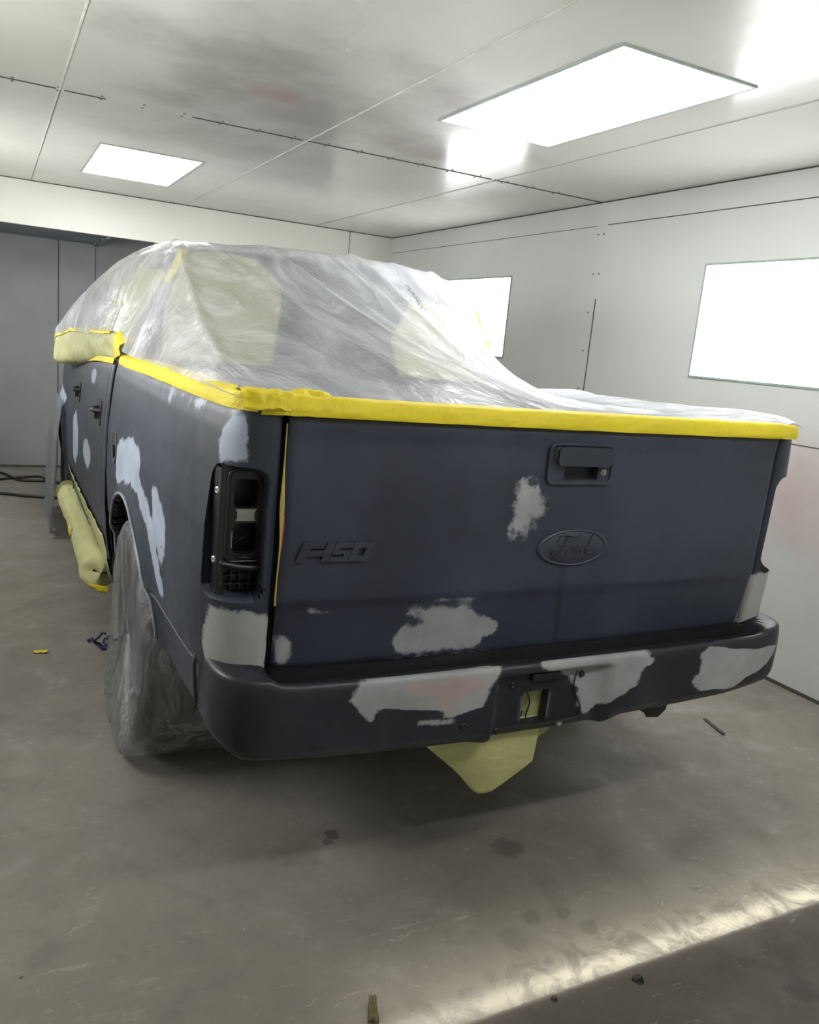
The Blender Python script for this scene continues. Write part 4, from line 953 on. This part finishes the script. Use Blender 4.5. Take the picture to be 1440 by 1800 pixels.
# ------------------------------------------------------------------ plastic over the wheels
def wheel_film(yc, s, R=.425, name='wheel_cover', label='', x_in=.70, x_out=1.022, foot=.045):
    # closed bag: rings from inner face, over tread, to outer face centre
    def fn(k, t):
        th_ = 2*math.pi*t; cy, cz_ = math.cos(th_), math.sin(th_)
        # squarer below the hub where the film hangs to the floor
        if cz_ < 0:
            q = .55; cy2 = math.copysign(abs(cy)**(1-.35*abs(cz_)), cy); zz = -abs(cz_)**.8
        else: cy2, zz = cy, cz_
        prof = [(.30, x_in), (.96, x_in), (1.0, x_in+.03), (1.005, (x_in+x_out)/2), (1.0, x_out-.045), (.965, x_out-.008), (.86, x_out+.004), (.55, x_out+.0), (.02, x_out-.01)]
        rr_, xx = catm(prof, k)
        hang = ss(-.1, -1, zz)*ss(.55, .9, k) if k > .5 else 0
        x = xx+foot*ss(0, 1, max(0, -zz))*ss(.45, .62, k)*rr_
        R1 = R
        wr_ = .006*fbm(math.cos(th_)*5, math.sin(th_)*5, x*9, 4)+(.0035*fbm(th_*16, x*26, 1, 3) if .15 < k < .6 else 0)
        fold = .007*math.sin(th_*46+6*fbm(th_*3, 0, 0))*ss(0, .6, -zz)*ss(.5, .8, k)
        y = yc+cy2*rr_*(R1+wr_); z = .42+zz*rr_*(R1-.002+(wr_ if zz > -.9 else 0))
        z = max(z, .004+.003*abs(math.sin(y*60)))
        return (-s*(x+fold+wr_*.5), y, z)
    o = surf(name, fn, lin(0, 1, 80), lin(0, 1, 220), M_wfilm, None); o.rotation_euler = (0, 0, TY)
    return tag(o, label, 'wheel cover')
wheel_film(WY, 1, label='clear crinkled plastic film wrapped round the left rear wheel')
wheel_film(WY, -1, label='clear plastic film wrapped round the right rear wheel')
M_gfilm = film_mat('grey_front_film', .55, .8, (1, 2, .4), .9, tint=(150, 152, 156))
def fdrape(a, k):
    y = 4.28+1.1*a; z = interp(k, [0, 1], [.98-.25*abs(a-.45)**2, .03]); x = interp(k, [0, .25, 1], [1.045, 1.085, 1.12])-.08*ss(.75, 1, a)
    return (-(x+.012*math.sin(a*34+k*2)*k+.02*fbm(y*4, z*1.5)), y, z)
o = surf('wheel_cover', fdrape, lin(0, 1, 90), lin(0, 1, 50), M_gfilm, None); o.rotation_euler = (0, 0, TY); tag(o, 'grey hazy plastic hanging over the left front wheel', 'wheel cover')

# ------------------------------------------------------------------ things on the floor
def hose(label, pts, r=.012):
    P = [catm(pts, t) for t in lin(0, 1, 80)]
    b = MB(); b.tube([(x, y, r+.001+(z)) for x, y, z in P], r, 10); o = b.build('air_hose', M_hose, None, True); return tag(o, label, 'hose', None)
hose('black air hose snaking on the floor by the far wall, upper one', [(-2.0, 6.95, 0), (-1.6, 6.9, 0), (-1.38, 6.86, 0), (-1.24, 6.5, 0), (-1.1, 6.45, 0), (-.95, 6.42, 0), (-.7, 6.2, 0)])
hose('black air hose crossing the upper hose near the far wall', [(-2.1, 6.3, 0), (-1.7, 6.4, 0), (-1.39, 6.52, 0), (-1.22, 6.62, .0), (-1.05, 6.52, .025), (-.95, 6.36, .01), (-.6, 6.25, 0)])
hose('black air hose lying alone on the floor, nearest of the hoses', [(-2.2, 6.0, 0), (-1.8, 5.95, 0), (-1.4, 5.86, 0), (-1.2, 5.75, 0), (-1.0, 5.68, 0), (-.7, 5.6, 0)])
# torn tape scrap
def scrap(name, label, cat, m, cx, cy, L, W, rz, lift=.008, seed=0, nx=14):
    def f(a, k):
        x = (a-.5)*L; y = (k-.5)*W*(1-.3*a); z = .003+lift*(abs(fbm(a*3+seed, k*2, seed, 2))+a*a*.8)
        return (x, y, z)
    o = surf(name, f, lin(0, 1, nx), lin(0, 1, 7), m, None); o.location = (cx, cy, 0); o.rotation_euler = (0, 0, rz)
    o.modifiers.new('s', 'SOLIDIFY').thickness = .001
    return tag(o, label, cat)
scrap('tape_scrap', 'torn scrap of yellow tape lying on the concrete left of the rear wheel', 'tape', M_tape, -1.257, 2.145, .062, .032, -.3)
scrap('metal_strip', 'flat dark grey strip of scrap on the floor right of the bumper', 'scrap', simple('strip_grey', (62, 62, 60), .5), 1.472, .567, .16, .022, -1.85, .006, 2)
leaf = scrap('dry_leaf', 'dry curled brown leaf at the bottom edge near the light band', 'leaf', simple('leaf_brown', (92, 82, 52), .7), -.655, -.352, .055, .026, 1.2, .03, 5)
b = MB(); rn = random.Random(5)
for k in range(5):
    pts = []; x, y, z = -.98+rn.uniform(-.02, .02), 2.17+rn.uniform(-.03, .03), .01
    for q in range(7): pts.append((x, y, z)); x += rn.uniform(-.02, .02); y += rn.uniform(-.03, .03); z = max(.006, z+rn.uniform(-.012, .02))
    b.tube([catm(pts, t) for t in lin(0, 1, 20)], .006, 6)
tag(b.build('blue_rag', simple('blue_cloth', (28, 36, 84), .7), None, True), 'small crumpled dark blue scrap beside the left rear wheel', 'rag')
for (x, y, r, lab) in ((.046, -.502, .013, 'dark round hole plug in the concrete right of centre, larger one'), (-.206, -.474, .007, 'tiny dark hole plug in the concrete near the bottom edge')):
    b = MB(); b.lathe([(r*1.25, .0), (r*1.15, .004), (r, .003), (r*.85, .0015), (0, .0012)], lambda a, rr_, h: (x+rr_*math.cos(a)*(1+.15*math.sin(3*a)), y+rr_*math.sin(a), h), 20)
    tag(b.build('anchor_hole', M_black, None, True), lab, 'hole')
